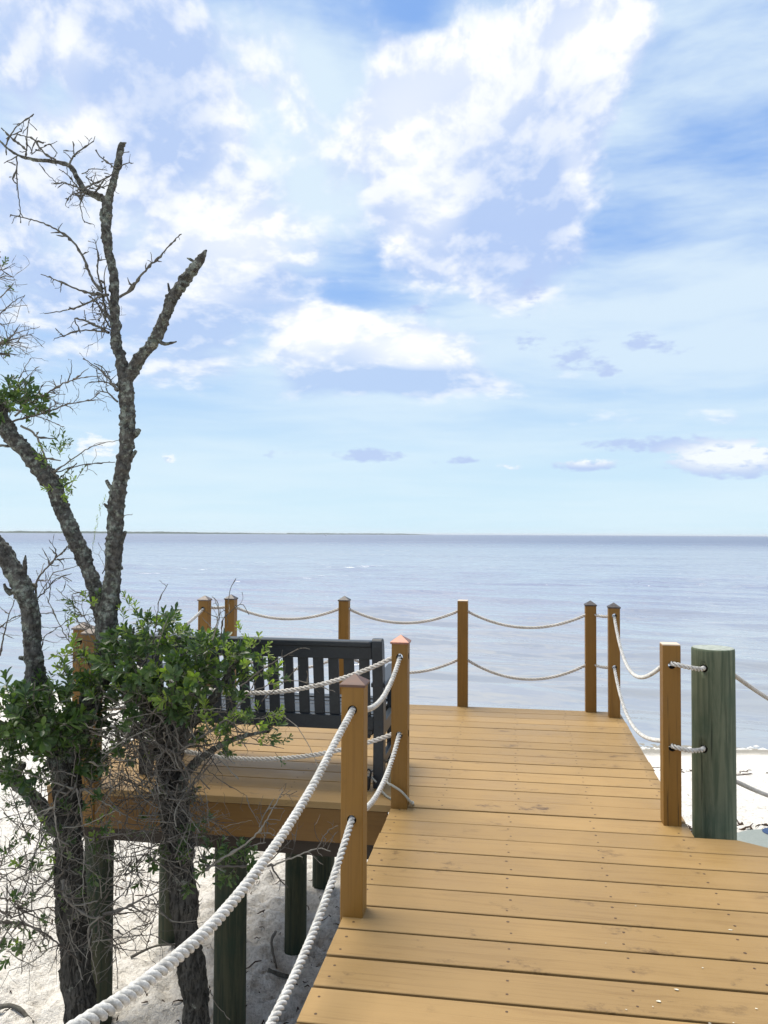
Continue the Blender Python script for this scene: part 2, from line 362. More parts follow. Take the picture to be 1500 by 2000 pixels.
def twig_mat(name, stops):
    m, t, b = mat(name, 0.9, 0.15); ge = t.new('ShaderNodeNewGeometry'); n = t.noise(ge.outputs['Position'], 9, 4, 0.6)
    cr = t.new('ShaderNodeValToRGB'); el_ = cr.color_ramp.elements; el_[0].position = 0; el_[0].color = (*stops[0], 1); el_[1].position = 1; el_[1].color = (*stops[-1], 1)
    for k, c in enumerate(stops[1:-1]): q = el_.new((k + 1) / (len(stops) - 1)); q.color = (*c, 1)
    t.link(t.math('ADD', t.math('MULTIPLY', ge.outputs['Random Per Island'], 0.8), t.math('MULTIPLY', n, 0.25)), cr.inputs[0]); t.link(cr.outputs[0], b.inputs['Base Color']); return m
M['twig'] = twig_mat('grey_dead_twig', [(0.045, 0.038, 0.032), (0.085, 0.074, 0.062), (0.13, 0.115, 0.098), (0.17, 0.155, 0.13), (0.27, 0.25, 0.21)])
M['twig_dark'] = plain('dark_lichened_twig', (0.075, 0.066, 0.058), 0.92, 0.12, 0, 60, 0.4, 0, (0.13, 0.13, 0.11))

def leaf_mat(name, a, bcol, rough=0.38, trans=0.35):
    m = bpy.data.materials.new(name); m.use_nodes = True; t = NT(m.node_tree); b = m.node_tree.nodes['Principled BSDF']; out = m.node_tree.nodes['Material Output']
    ge = t.new('ShaderNodeNewGeometry'); r = ge.outputs['Random Per Island']
    n = t.noise(ge.outputs['Position'], 6, 3, 0.6)
    c = t.mix(t.math('ADD', t.math('MULTIPLY', r, 0.75), t.math('MULTIPLY', n, 0.25)), a, bcol)
    t.link(c, b.inputs['Base Color']); b.inputs['Roughness'].default_value = rough; b.inputs['Specular IOR Level'].default_value = 0.45
    tr = t.new('ShaderNodeBsdfTranslucent'); t.link(t.mix(1.0, c, (1.6, 1.9, 0.7), 'MULTIPLY'), tr.inputs['Color'])
    mx = t.new('ShaderNodeMixShader'); mx.inputs[0].default_value = trans; t.link(b.outputs[0], mx.inputs[1]); t.link(tr.outputs[0], mx.inputs[2]); t.link(mx.outputs[0], out.inputs['Surface'])
    return m
M['leaf'] = leaf_mat('dark_glossy_leaf', (0.027, 0.056, 0.025), (0.100, 0.152, 0.046), 0.36, 0.30)
M['leaf_young'] = leaf_mat('young_yellow_green_leaf', (0.13, 0.20, 0.045), (0.24, 0.29, 0.07), 0.42, 0.45)
M['leaf_grey'] = leaf_mat('dull_olive_leaf', (0.055, 0.075, 0.040), (0.10, 0.115, 0.055), 0.5, 0.25)

m, t, b = mat('white_sand', 0.95, 0.1)
p = geopos(t); n = t.noise(p, 3.0, 6, 0.65); f = t.noise(p, 55, 4, 0.7); g = t.noise(p, 400, 2, 0.6); sp = t.noise(p, 38, 3, 0.75)
px_, py_, pz_ = t.sep(p)
c = t.mix(t.ramp(n, 0.3, 0.7), (0.86, 0.83, 0.78), (0.79, 0.755, 0.70))
c = t.mix(t.ramp(g, 0.35, 0.7, 0, 0.35), c, (0.58, 0.54, 0.47))
c = t.mix(t.ramp(t.noise(p, 26, 5, 0.75), 0.46, 0.64, 0, 0.62), c, (0.40, 0.37, 0.33))
c = t.mix(t.ramp(sp, 0.68, 0.74, 0, 0.75), c, (0.16, 0.13, 0.10))
wet = t.ramp(t.math('ADD', pz_, t.math('MULTIPLY', n, 0.07)), -1.90, -2.02)
c = t.mix(wet, c, (0.30, 0.27, 0.22))
t.link(c, b.inputs['Base Color']); t.link(t.ramp(wet, 0, 1, 0.95, 0.35), b.inputs['Roughness'])
t.link(t.bump(t.math('ADD', f, t.math('MULTIPLY', n, 1.5)), 1.0, 0.030), b.inputs['Normal']); M['sand'] = m

m, t, b = mat('bay_water', 0.06, 0.5)
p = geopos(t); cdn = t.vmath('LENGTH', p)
pw = t.mapping(p, rot=(0, 0, math.radians(14)))
dist = t.vmath('LENGTH', p)
wob = t.vmath('SCALE', t.vmath('SUBTRACT', t.noise(pw, 0.11, 2, 0.5, out=1), (0.5, 0.5, 0.5)), scale=3.0)
pw = t.vmath('ADD', pw, wob)
def crest(sc, k, det, dist_):                      # sharpened ripple crests
    q = t.mapping(pw, sc=(k, 1.0, 1)); n0 = t.noise(q, sc, 2, 0.5, dist_)
    q2 = t.vmath('ADD', q, t.comb(0.0, t.math('MULTIPLY', n0, 1.15 / sc), 0.0))      # crests lean towards the beach: steep short fronts, long backs
    return t.noise(q2, sc, 2, 0.42, dist_)
s1 = crest(0.85, 0.27, 4, 0.6); s2 = crest(2.8, 0.34, 4, 0.4); s3 = t.noise(t.mapping(pw, sc=(0.30, 1.0, 1)), 0.16, 4, 0.6, 0.6)
pat = t.noise(t.mapping(pw, sc=(0.16, 1.0, 1)), 0.030, 5, 0.62)
pat2 = t.noise(t.mapping(pw, sc=(0.22, 1.0, 1)), 0.16, 4, 0.6)
h = t.math('ADD', t.math('ADD', t.math('MULTIPLY', s1, t.ramp(dist, 35, 90, 0.08, 0.7)), t.math('MULTIPLY', s2, t.ramp(dist, 15, 60, 0.05, 0.14))), t.math('MULTIPLY', s3, t.ramp(dist, 60, 180, 0.0, 1.1)))
amp = t.math('MULTIPLY', t.ramp(pat, 0.36, 0.66, 0.55, 1.0), t.ramp(pat2, 0.3, 0.7, 0.65, 1.0))
t.link(t.bump(h, amp, 1.0), b.inputs['Normal'])
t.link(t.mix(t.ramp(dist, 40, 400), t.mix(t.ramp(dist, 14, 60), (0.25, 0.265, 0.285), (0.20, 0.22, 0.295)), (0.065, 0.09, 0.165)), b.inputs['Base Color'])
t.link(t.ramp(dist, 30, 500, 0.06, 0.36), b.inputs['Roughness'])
b.inputs['IOR'].default_value = 2.0; M['water'] = m
M['shore'] = plain('far_wooded_shore', (0.045, 0.065, 0.045), 0.95, 0.05, 0, 0.02, 0.3)
M['hull'] = plain('white_hull', (0.8, 0.8, 0.8), 0.3, 0.5)
M['weed'] = plain('dry_seaweed', (0.075, 0.05, 0.035), 0.95, 0.1, 0, 60, 0.5)
M['board'] = plain('pale_board_deck', (0.20, 0.225, 0.21), 0.7, 0.5, 0, 30, 0.08)
M['navy'] = plain('navy_pad', (0.02, 0.05, 0.13), 0.6, 0.4)
M['foam'] = plain('sea_foam', (0.62, 0.62, 0.60), 0.8, 0.3, 0, 30, 0.15, 0.01)

# ------------------------------------------------------------------ ground, water, far shore
SA, SB = onz(1460, 1474, -2.1), onz(20, 1340, -2.1)
sdir = (SB - SA)[:2]; sdir /= np.linalg.norm(sdir); snor = np.array([sdir[1], -sdir[0]])
if snor[1] < 0: snor = -snor
def sand_z(x, y):
    d = (x - SA[0]) * snor[0] + (y - SA[1]) * snor[1]            # >0 is seaward
    k = 0.35 * np.sin((x * sdir[0] + y * sdir[1]) * 0.55) + 0.2 * np.sin((x * sdir[0] + y * sdir[1]) * 1.3 + 1)
    dd = d + k
    prof = np.interp(dd, [-60, -9, -5.5, -3.0, -1.2, 0, 4, 30, 200], [-1.35, -1.5, -1.53, -1.68, -1.93, -2.1, -2.3, -3.2, -6.0])
    return prof
xs = np.unique(np.concatenate([np.linspace(-400, -14, 40), np.arange(-14, -4.5, 0.12), np.arange(-4.5, 3.5, 0.028), np.arange(3.5, 9, 0.12), np.linspace(9, 400, 40)]))
ys = np.unique(np.concatenate([np.linspace(-300, -2, 30), np.arange(-2, 2.6, 0.15), np.arange(2.6, 9.5, 0.028), np.arange(9.5, 20, 0.09), np.linspace(20, 160, 30)]))
X, Y = np.meshgrid(xs, ys); Pxy = np.stack([X.ravel(), Y.ravel(), np.zeros(X.size)], 1)
Z = sand_z(Pxy[:, 0], Pxy[:, 1])
rough_amt = np.clip((-1.72 - Z) / -0.25, 0.12, 1)
Z = Z + rough_amt * (0.10 * (fbm(Pxy * 1.5, 3, 3) - 0.5) + 0.085 * (fbm(Pxy * 6.5, 3, 9) - 0.5) + 0.120 * (fbm(Pxy * 15, 2, 15) - 0.5))
V = np.stack([Pxy[:, 0], Pxy[:, 1], Z], 1); nx, ny = len(xs), len(ys)
idx = np.arange(nx * ny).reshape(ny, nx)
Fq = np.stack([idx[:-1, :-1].ravel(), idx[:-1, 1:].ravel(), idx[1:, 1:].ravel(), idx[1:, :-1].ravel()], 1)
def grid_obj(name, V, Fq, m):
    me = bpy.data.meshes.new(name); me.vertices.add(len(V)); me.vertices.foreach_set('co', V.ravel())
    me.loops.add(Fq.size); me.loops.foreach_set('vertex_index', Fq.ravel().astype(np.int32))
    me.polygons.add(len(Fq)); me.polygons.foreach_set('loop_start', np.arange(0, Fq.size, 4, dtype=np.int32)); me.polygons.foreach_set('loop_total', np.full(len(Fq), 4, np.int32))
    me.update(calc_edges=True); me.materials.append(m); me.polygons.foreach_set('use_smooth', np.ones(len(Fq), bool))
    o = bpy.data.objects.new(name, me); COL.objects.link(o); return o
tag(grid_obj('sand', V, Fq, M['sand']), 'pale beach sand under the deck and out to the waterline', kind='structure')
def sand_at(x, y):
    i = int(np.clip(np.searchsorted(xs, x), 1, nx - 1)); j = int(np.clip(np.searchsorted(ys, y), 1, ny - 1)); return float(Z.reshape(ny, nx)[j, i])

# water: one sheet with real ripples close by, flattening into the distance where the bump takes over
def geom(a, b, s0, g):
    o = [a]; st = s0
    while o[-1] < b: o.append(o[-1] + st); st *= g
    return np.array(o)
wx = np.concatenate([-50 - geom(.5, 30000, .5, 1.16)[::-1], np.arange(-50, 34, .30), 34 + geom(.3, 30000, .5, 1.16)])
wy = [8.0]
while wy[-1] < 170: wy.append(wy[-1] + max(.09, .0060 * wy[-1]))
wy = np.concatenate([wy, wy[-1] + geom(2, 40000, 2, 1.10)])
WX, WY = np.meshgrid(wx, wy); wxf, wyf = WX.ravel(), WY.ravel()
def waves(x, y):
    c, s_ = math.cos(math.radians(-10)), math.sin(math.radians(-10)); a = x * c + y * s_; b = -x * s_ + y * c
    wob = 1.6 * (vn(np.stack([a * .07, b * .07, a * 0 + 3], 1), 5) - .5); b = b + wob
    def W(k, l, z, seed, skew):
        n0 = vn(np.stack([a * k, b * l, a * 0 + z], 1), seed); return vn(np.stack([a * k, b * l + skew * n0, a * 0 + z], 1), seed) - .5
    d = np.hypot(x, y); f = lambda lo, hi: np.clip((hi - d) / (hi - lo), 0, 1)
    patch = .55 + .9 * vn(np.stack([a * .05, b * .11, a * 0 + 9], 1), 21)
    return 1.9 * patch * (.15 * W(.07, .24, .3, 31, .45) * f(90, 165) + .150 * W(.14, .55, .7, 33, .5) * f(60, 110) + .125 * W(.26, 1.25, .2, 35, .5) * f(32, 60) + .060 * W(.5, 2.5, .6, 37, .4) * f(20, 34))
wz = -2.1 + waves(wxf, wyf) * np.clip(((wxf - SA[0]) * snor[0] + (wyf - SA[1]) * snor[1] + .6) / 5, .12, 1)
ni, nj = len(wy), len(wx); idx = np.arange(ni * nj).reshape(ni, nj)
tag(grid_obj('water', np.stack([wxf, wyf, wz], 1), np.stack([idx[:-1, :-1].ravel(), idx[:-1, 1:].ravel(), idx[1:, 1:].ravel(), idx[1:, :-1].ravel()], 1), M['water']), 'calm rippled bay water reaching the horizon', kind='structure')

def ridge(name, x0, x1, dist, hgt, label, seed):
    mb = MB(); n = 260; vs_ = []; pts = []
    for i in range(n):
        px = x0 + (x1 - x0) * i / (n - 1); a, e = azel(px, 1040)
        pts.append((math.sin(a) * dist, math.cos(a) * dist))
    pts = np.array(pts); s = np.linspace(0, 1, n)
    Pn = np.stack([s * 30, s * 0, s * 0], 1)
    h = hgt * (0.62 + 0.5 * fbm(Pn, 5, seed, 0.6)) * np.clip((1 - s) * 4.5, 0.05, 1)
    for k, (off, hh) in enumerate([(0, 0.0), (20, 0.55), (90, 1.0), (260, 0.9), (600, 0.0)]):
        for i in range(n):
            u = pts[i] / np.linalg.norm(pts[i]); jit = 1 + 0.18 * (hsh(np.array([i]), np.array([k]), np.array([seed]), 5)[0] - 0.5)
            q = pts[i] + u * off; vs_.append((q[0], q[1], -2.3 + h[i] * hh * jit))
    f = [(k * n + i, k * n + i + 1, (k + 1) * n + i + 1, (k + 1) * n + i) for k in range(4) for i in range(n - 1)]
    mb.add(vs_, f); return tag(mb.obj(name, M['shore']), label, kind='stuff')
ridge('treeline', -700, 680, 4200, 11.5, 'long low wooded shore on the horizon at left', 3)
ridge('treeline', 560, 850, 5600, 9.5, 'fainter end of the wooded shore tapering off near mid horizon', 8)
# boat
bp = onz(637, 1046.4, -2.1); bp = bp / np.linalg.norm(bp) * 1400; bp[2] = -2.1
bt = thing('boat', bp, 'tiny white motor boat far out below the wooded shore', 'boat')
mb = MB(); mb.hexa([(bp[0] - 2.2, bp[1] - 1, -2.2), (bp[0] + 2.4, bp[1] - 1, -2.2), (bp[0] + 2.4, bp[1] + 1, -2.2), (bp[0] - 2.2, bp[1] + 1, -2.2), (bp[0] - 2.6, bp[1] - 1.2, -0.9), (bp[0] + 3.4, bp[1] - .2, -0.7), (bp[0] + 3.4, bp[1] + .2, -0.7), (bp[0] - 2.6, bp[1] + 1.2, -0.9)]); mb.obj('hull', M['hull'], bt)
mb = MB(); mb.hexa([(bp[0] - 1.4, bp[1] - .8, -.9), (bp[0] + 1.2, bp[1] - .8, -.9), (bp[0] + 1.2, bp[1] + .8, -.9), (bp[0] - 1.4, bp[1] + .8, -.9), (bp[0] - 1.2, bp[1] - .7, .9), (bp[0] + .5, bp[1] - .7, .9), (bp[0] + .5, bp[1] + .7, .9), (bp[0] - 1.2, bp[1] + .7, .9)]); mb.obj('cabin', M['hull'], bt)

# thin sea haze round the whole place
hm = bpy.data.materials.new('haze'); hm.use_nodes = True; hm.node_tree.nodes.clear(); t = NT(hm.node_tree)
ho = t.new('ShaderNodeOutputMaterial'); hv = t.new('ShaderNodeVolumePrincipled'); hv.inputs['Density'].default_value = 0.00007; hv.inputs['Color'].default_value = (0.90, 0.95, 1.0, 1); hv.inputs['Anisotropy'].default_value = 0.2
t.link(hv.outputs[0], ho.inputs['Volume'])
mb = MB(); mb.box(-30100, 30100, -400, 40100, -8.5, 22); tag(mb.obj('haze', hm), 'thin sea haze', kind='stuff')

# ------------------------------------------------------------------ deck
XL, XR, SK = -0.66, 0.885, 0.020
deck = thing('deck', (0, 3.0, 0), 'tan stained plank walkway and seating platform on piles above the sand', 'deck')
bnd_walk = [2.52 + 0.19 * k for k in range(-9, 10)]       # left-edge positions of the joints, up to 4.23
bnd_plat = [4.23 + 0.1822 * k for k in range(0, 15)]
TP = 0.038
def plank(y0, y1, x0, x1, dz, clip=False):
    g = 0.0047 + 0.0032 * random.random() ** 2
    yl = lambda x, y: y + SK * (x - XL)
    a, b_ = y0 + g, y1 - g
    x1a = x1b = x1
    if clip:
        x1a = 1.11 + (4.061 - yl(1.3, a)) / 0.64; x1b = 1.11 + (4.061 - yl(1.3, b_)) / 0.64
        x1a, x1b = min(x1a, 3.4), min(x1b, 3.4)
    j0, j1 = random.uniform(-.003, .003), random.uniform(-.004, .004)
    mb = MB(); z1 = dz; z0 = dz - TP
    # a slight crown along the board keeps the joints reading as separate boards
    P = []
    for x in np.linspace(0, 1, 7):
        wob = 0.0016 * math.sin(3 * x + y0 * 40)
        xa = x0 + j0 + (x1a + j1 - x0 - j0) * x; xb = x0 + j0 + (x1b + j1 - x0 - j0) * x
        ya, yb = yl(xa, a) + wob, yl(xb, b_) + wob
        c = 0.0022
        P += [(xa, ya, z0), (xa, ya, z1 - c), (xa, ya + c, z1), (xb, yb - c, z1), (xb, yb, z1 - c), (xb, yb, z0)]
    f = []
    for i in range(6):
        for k in range(6): f.append((i * 6 + k, i * 6 + (k + 1) % 6, (i + 1) * 6 + (k + 1) % 6, (i + 1) * 6 + k))
    f = [q[::-1] for q in f]
    f.append(tuple(range(6))); f.append(tuple(range(41, 35, -1)))
    mb.add(P, f)
    return mb.obj('plank', M['plank'], deck)
screws = MB()
def screw(x, y, z):
    r = random.uniform(.0050, .0068); a = np.arange(6) * math.pi / 3
    v = [(x + r * math.cos(q), y + r * math.sin(q), z + 0.0004) for q in a] + [(x, y, z + 0.0012)]
    screws.add(v, [(i, (i + 1) % 6, 6) for i in range(6)])
planks = []
for k in range(len(bnd_walk) - 1):
    y0, y1 = bnd_walk[k], bnd_walk[k + 1]; dz = random.uniform(-.0018, .0018); far = y0 > 4.03
    planks.append(plank(y0, y1, XL, XR if far else 3.4, dz, not far))
    for x in ([XL + .05, -.02, .40, .83] + ([] if far else [1.25, 1.7, 2.2])):
        if not far and x > 1.1 + (4.0 - y1 - .05) / .64 - .05: continue
        for q in (.28, .74): screw(x + random.uniform(-.012, .012), y0 + (y1 - y0) * q + SK * (x - XL) + random.uniform(-.01, .01), dz)
for k in range(len(bnd_plat) - 1):
    y0, y1 = bnd_plat[k], bnd_plat[k + 1]; dz = random.uniform(-.0018, .0018)
    planks.append(plank(y0, y1, -2.72, XR, dz))
    for x in (-2.6, -2.2, -1.75, -1.3, -.85, -.4, 0.02, .42, .83):
        for q in (.28, .74): screw(x + random.uniform(-.014, .014), y0 + (y1 - y0) * q + SK * (x - XL) + random.uniform(-.01, .01), dz)
tag(screws.obj('screw_heads', M['screw'], deck), kind='stuff')
# droppings and specks on the near boards
sp = MB()
for i in range(22):
    if i < 18: x, y = random.gauss(.62, .22), random.gauss(2.75, .35)
    else: x, y = random.uniform(-.4, 1.1), random.uniform(2.2, 4)
    r = random.choice([.002, .0025, .003, .0055]); a = np.arange(7) * 2 * math.pi / 7
    v = [(x + r * random.uniform(.5, 1.3) * math.cos(q) * 1.5, y + r * random.uniform(.5, 1.2) * math.sin(q), 0.0030) for q in a]
    sp.add(v, [tuple(range(7))])
tag(sp.obj('pale_specks', plain('bird_dropping', (0.62, 0.58, 0.48), 0.8, 0.2), deck), kind='stuff')
# framing
def fbox(x0, x1, y0, y1, z0, z1, name='joist', m='beam', bev=0.0): 
    mb = MB(); mb.box(x0, x1, y0, y1, z0, z1); return mb.obj(name, M[m], deck, bev)
mb = MB(); y0 = 4.232
mb.hexa([(-2.72, y0 + SK * (-2.72 - XL) - .004, -.225), (XL - .03, y0 - .004, -.225), (XL - .03, y0 + .034, -.225), (-2.72, y0 + SK * (-2.72 - XL) + .034, -.225),
         (-2.72, y0 + SK * (-2.72 - XL) - .004, -TP - .004), (XL - .03, y0 - .004, -TP - .004), (XL - .03, y0 + .034, -TP - .004), (-2.72, y0 + SK * (-2.72 - XL) + .034, -TP - .004)])
mb.v[0][:, 1] += 0.016; mb.obj('fascia_board', M['fascia'], deck)
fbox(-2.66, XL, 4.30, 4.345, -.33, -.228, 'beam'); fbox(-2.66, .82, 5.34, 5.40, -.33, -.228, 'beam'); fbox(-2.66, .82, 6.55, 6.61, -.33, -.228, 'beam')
fbox(-2.70, -2.66, 4.24, 6.76, -.225, -TP - .004, 'fascia_board', 'fascia'); fbox(-2.72, XR, 6.77, 6.805, -.225, -TP - .004, 'fascia_board', 'fascia')
fbox(XR - .045, XR - .005, 4.3, 6.76, -.225, -TP - .004, 'fascia_board', 'fascia')
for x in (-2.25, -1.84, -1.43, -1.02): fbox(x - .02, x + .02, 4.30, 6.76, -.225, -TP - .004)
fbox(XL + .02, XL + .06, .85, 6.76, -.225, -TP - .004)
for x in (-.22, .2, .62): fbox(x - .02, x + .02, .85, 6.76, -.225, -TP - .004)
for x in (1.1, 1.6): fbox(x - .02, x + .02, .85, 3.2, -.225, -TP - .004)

# ------------------------------------------------------------------ posts
PW = 0.045
HU, HL = 0.825, 0.400
def bored(base_me, cuts, mats):
    """cut real bored holes through a mesh; cuts = list of (centre, direction, radius, length)"""
    o = bpy.data.objects.new('tmp', base_me); COL.objects.link(o); tmp = []
    for c, d, r, L in cuts:
        bm = bmesh.new(); q = Vector(d).to_track_quat('Z', 'Y').to_matrix().to_4x4()
        bmesh.ops.create_cone(bm, cap_ends=True, segments=18, radius1=r, radius2=r, depth=L, matrix=Matrix.Translation(c) @ q)
        cm = bpy.data.meshes.new('cut'); bm.to_mesh(cm); bm.free(); cm.materials.append(M['hole'])
        co = bpy.data.objects.new('cut', cm); COL.objects.link(co); tmp.append(co)
        md = o.modifiers.new('b', 'BOOLEAN'); md.operation = 'DIFFERENCE'; md.object = co; md.solver = 'EXACT'; md.material_mode = 'TRANSFER'
    dg = bpy.context.evaluated_depsgraph_get(); me = bpy.data.meshes.new_from_object(o.evaluated_get(dg))
    for x in tmp + [o]: bpy.data.objects.remove(x)
    return me
_pm = {}
def post_mesh(axes, z0, z1, hu, hl, top):
    key = (axes, z0, z1, hu, hl, top)
    if key in _pm: return _pm[key]
    mb = MB(); mb.box(-PW, PW, -PW, PW, z0, z1)
    me = mb.mesh('post', M['post'], bevel=0.004, seg=2)
    cuts = []
    for a in axes:
        for h in (hu, hl): cuts.append(((0, 0, h), {'x': (1, 0, 0), 'y': (0, 1, 0)}[a], 0.0185, 0.4))
    _pm[key] = bored(me, cuts, None) if cuts else me
    _pm[key].name = 'shaft'; return _pm[key]
def cap_mesh(style):
    hw = {'copper': .0505, 'oldcopper': .0505, 'bronze': .049, 'greycap': .0505}[style]
    mb = MB(); z = 0
    v = [(sx * (hw + .0), sy * (hw + .0), 0) for sx, sy in ((-1, -1), (1, -1), (1, 1), (-1, 1))]
    v += [(sx * (hw + .002), sy * (hw + .002), .010) for sx, sy in ((-1, -1), (1, -1), (1, 1), (-1, 1))]
    v += [(sx * (hw - .003), sy * (hw - .003), .014) for sx, sy in ((-1, -1), (1, -1), (1, 1), (-1, 1))] + [(0, 0, .046)]
    f = [(3, 2, 1, 0)]
    for a in (0, 4):
        for i in range(4): f.append((a + i, a + (i + 1) % 4, a + 4 + (i + 1) % 4, a + 4 + i))
    for i in range(4): f.append((8 + i, 8 + (i + 1) % 4, 12))
    mb.add(v, f); return mb.mesh('post_cap', M[style])
CAPM = {k: cap_mesh(k) for k in ('copper', 'oldcopper', 'bronze', 'greycap')}
def post(x, y, label, cap, axes='', h=0.902, rot=0.0, z0=-0.224, tilt=(0, 0), hu=HU, hl=HL):
    t_ = thing('rail_post', (x, y, 0), label, 'post', 'square wooden rail posts of the deck')
    t_.rotation_euler = (math.radians(tilt[0]), math.radians(tilt[1]), math.radians(rot))
    s = bpy.data.objects.new('shaft', post_mesh(axes, z0, h, hu, hl, cap)); COL.objects.link(s); s.parent = t_
    if cap:
        c = bpy.data.objects.new('post_cap', CAPM[cap]); COL.objects.link(c); c.parent = t_; c.location = (0, 0, h - .006)
    else:
        mb = MB(); mb.box(-PW + .001, PW - .001, -PW + .001, PW - .001, h - .002, h + .006); c = bpy.data.objects.new('top_trim', mb.mesh('top_trim', M['end'], bevel=.002)); COL.objects.link(c); c.parent = t_
    return t_
PN = (-.626, 3.031); PFAR = (-.617, 4.242); PR = (.812, 4.252); B1 = (-2.55, 6.725); B2 = (-1.505, 6.80); B3 = (-.439, 6.81); B4 = (.650, 6.80); C1 = (.822, 6.632); L1 = (-2.735, 6.56); LF = (-2.47, 4.275 - .03); LB = (-2.655, 4.45); P0 = (-.64, 0.55)
post(*PN, 'nearest rail post at the walkway edge with a brownish copper pyramid cap', 'oldcopper', 'y', hu=.806, hl=.378)
post(*PFAR, 'rail post at the bench end with shiny copper cap and cable round its foot', 'copper', 'yx')
post(*PR, 'flat topped rail post beside the round green pile', None, 'y', h=.928)
post(*B1, 'back rail post behind the bench just right of the far left corner', 'bronze', 'x')
post(*B2, 'capped back rail post rising behind the middle of the bench', 'bronze', 'x')
post(*B3, 'flat topped back rail post at the far edge with no cap', None, 'x', h=.916)
post(*B4, 'far right corner post on the back edge with dark cap and long crack', 'bronze', 'x')
post(*C1, 'far right corner post on the side edge with white ropes leaving its front', 'bronze', 'y', hu=.835, hl=.41)
post(*L1, 'far left corner post at the outer side edge of the platform', 'greycap', 'y')
post(*LF, 'front left corner post half hidden by the shrub, nearer of the pair', 'greycap', 'x')
post(*LB, 'front left corner post behind its twin at the platform side edge', 'greycap', 'y')
post(*P0, 'rail post of the walkway out of view beside the viewer', 'copper', 'y', z0=-.224)

# ------------------------------------------------------------------ ropes
def rope_mesh(mb, path, R=0.0128, lead=0.070, dense=9):
    P = smooth_path(path, lead / dense) if len(path) > 2 else smooth_path([path[0], (np.array(path[0]) + path[1]) / 2, path[1]], lead / dense)
    seg = np.linalg.norm(np.diff(P, axis=0), axis=1); s = np.concatenate([[0], np.cumsum(seg)])
    n = max(8, int(s[-1] / (lead / dense))); si = np.linspace(0, s[-1], n)
    P = np.stack([np.interp(si, s, P[:, k]) for k in range(3)], 1)
    T, N, B = frames(P); rs = R * 0.405
    for k in range(3):
        ph = 2 * math.pi * (si / lead + k / 3)
        tube(mb, P + (N * np.cos(ph)[:, None] + B * np.sin(ph)[:, None]) * (R - rs), rs, 8)
    return mb
def sagged(a, b, sag, n=14, skew=0.0):
    a, b = np.asarray(a, float), np.asarray(b, float); out = []
    for i in range(n + 1):
        u = i / n; q = u + skew * u * (1 - u); p = a + (b - a) * u; p[2] -= sag * 4 * q * (1 - q); out.append(p)
    return out
def rope(path, label, m='rope', R=0.0138, lead=0.080):
    mb = rope_mesh(MB(), path, R, lead); c = np.concatenate(mb.v); org = c.mean(0)
    return tag(mb.obj('rope', M[m], org=tuple(org)), label, 'rope', 'twisted ropes strung between the deck posts')
def P3(p, z, dx=0, dy=0): return (p[0] + dx, p[1] + dy, z)
e = .02
for z, w_, s in ((HU, 'upper', .20), (HL, 'lower', .17)):
    rope([P3(PN, .806 if w_ == 'upper' else .378, 0, -e), P3(PN, .803 if w_ == 'upper' else .374, 0, -.052)] + ([(-.632, 2.76, .757), (-.632, 2.38, .692), (-.632, 2.0, .660), (-.632, 1.6, .665), (-.633, 1.27, .718), (-.634, 1.08, .766), (-.638, .8, .84), P3(P0, .90, 0, .02)] if w_ == 'upper' else [(-.632, 2.695, .275), (-.632, 2.365, .218), (-.632, 2.0, .203), (-.634, 1.5, .225), (-.636, 1.0, .31), P3(P0, .40, 0, .02)]), f'thick {w_} rope running from the nearest post to the bottom edge', 'rope_white', 0.0142, .072)
    rope(sagged(P3(PN, .806 if w_ == 'upper' else .378, 0, e), P3(PFAR, z + (.0 if w_ == 'upper' else .01), 0, -e), .105 if w_ == 'upper' else .10), f'{w_} white rope looping between the two copper capped posts', 'rope_white', .0132, .085)
    rope(sagged(P3(PFAR, z, -e, 0), P3(LF, z, e, 0), .24 if w_ == 'upper' else .19), f'{w_} rope sagging in front of the bench towards the shrub')
    rope(sagged(P3(LB, z, 0, e), P3(L1, z, 0, -e), .15), f'{w_} rope along the far left side of the platform', 'rope_white')
    rope(sagged(P3(L1, z + .01, .02, .02), P3(B1, z + .01, -.02, -.01), .012, 5), f'short {w_} rope joining the two far left corner posts')
    rope(sagged(P3(B1, z + .01, e, 0), P3(B2, z + .01, -e, 0), .11 if w_ == 'upper' else .14), f'{w_} back rope sagging between the first two posts behind the bench')
    rope(sagged(P3(B2, z + .01, e, 0), P3(B3, z + .01, -e, 0), .125 if w_ == 'upper' else .14), f'{w_} back rope from the capped middle post to the flat topped post')
    rope(sagged(P3(B3, z + .01, e, 0), P3(B4, z + .0, -e, 0), .135 if w_ == 'upper' else .155), f'{w_} back rope from the flat topped post to the far right corner')
    rope(sagged(P3(B4, z, .02, -.02), P3(C1, z, -.02, .02), .008, 5), f'short {w_} rope joining the two far right corner posts')
    rope(sagged(P3(C1, z + .01, 0, -e), P3(PR, z + .02, 0, e), .30 if w_ == 'upper' else .235, 16, .35), f'{w_} white rope drooping along the right side of the deck', 'rope_white', .0132, .085)
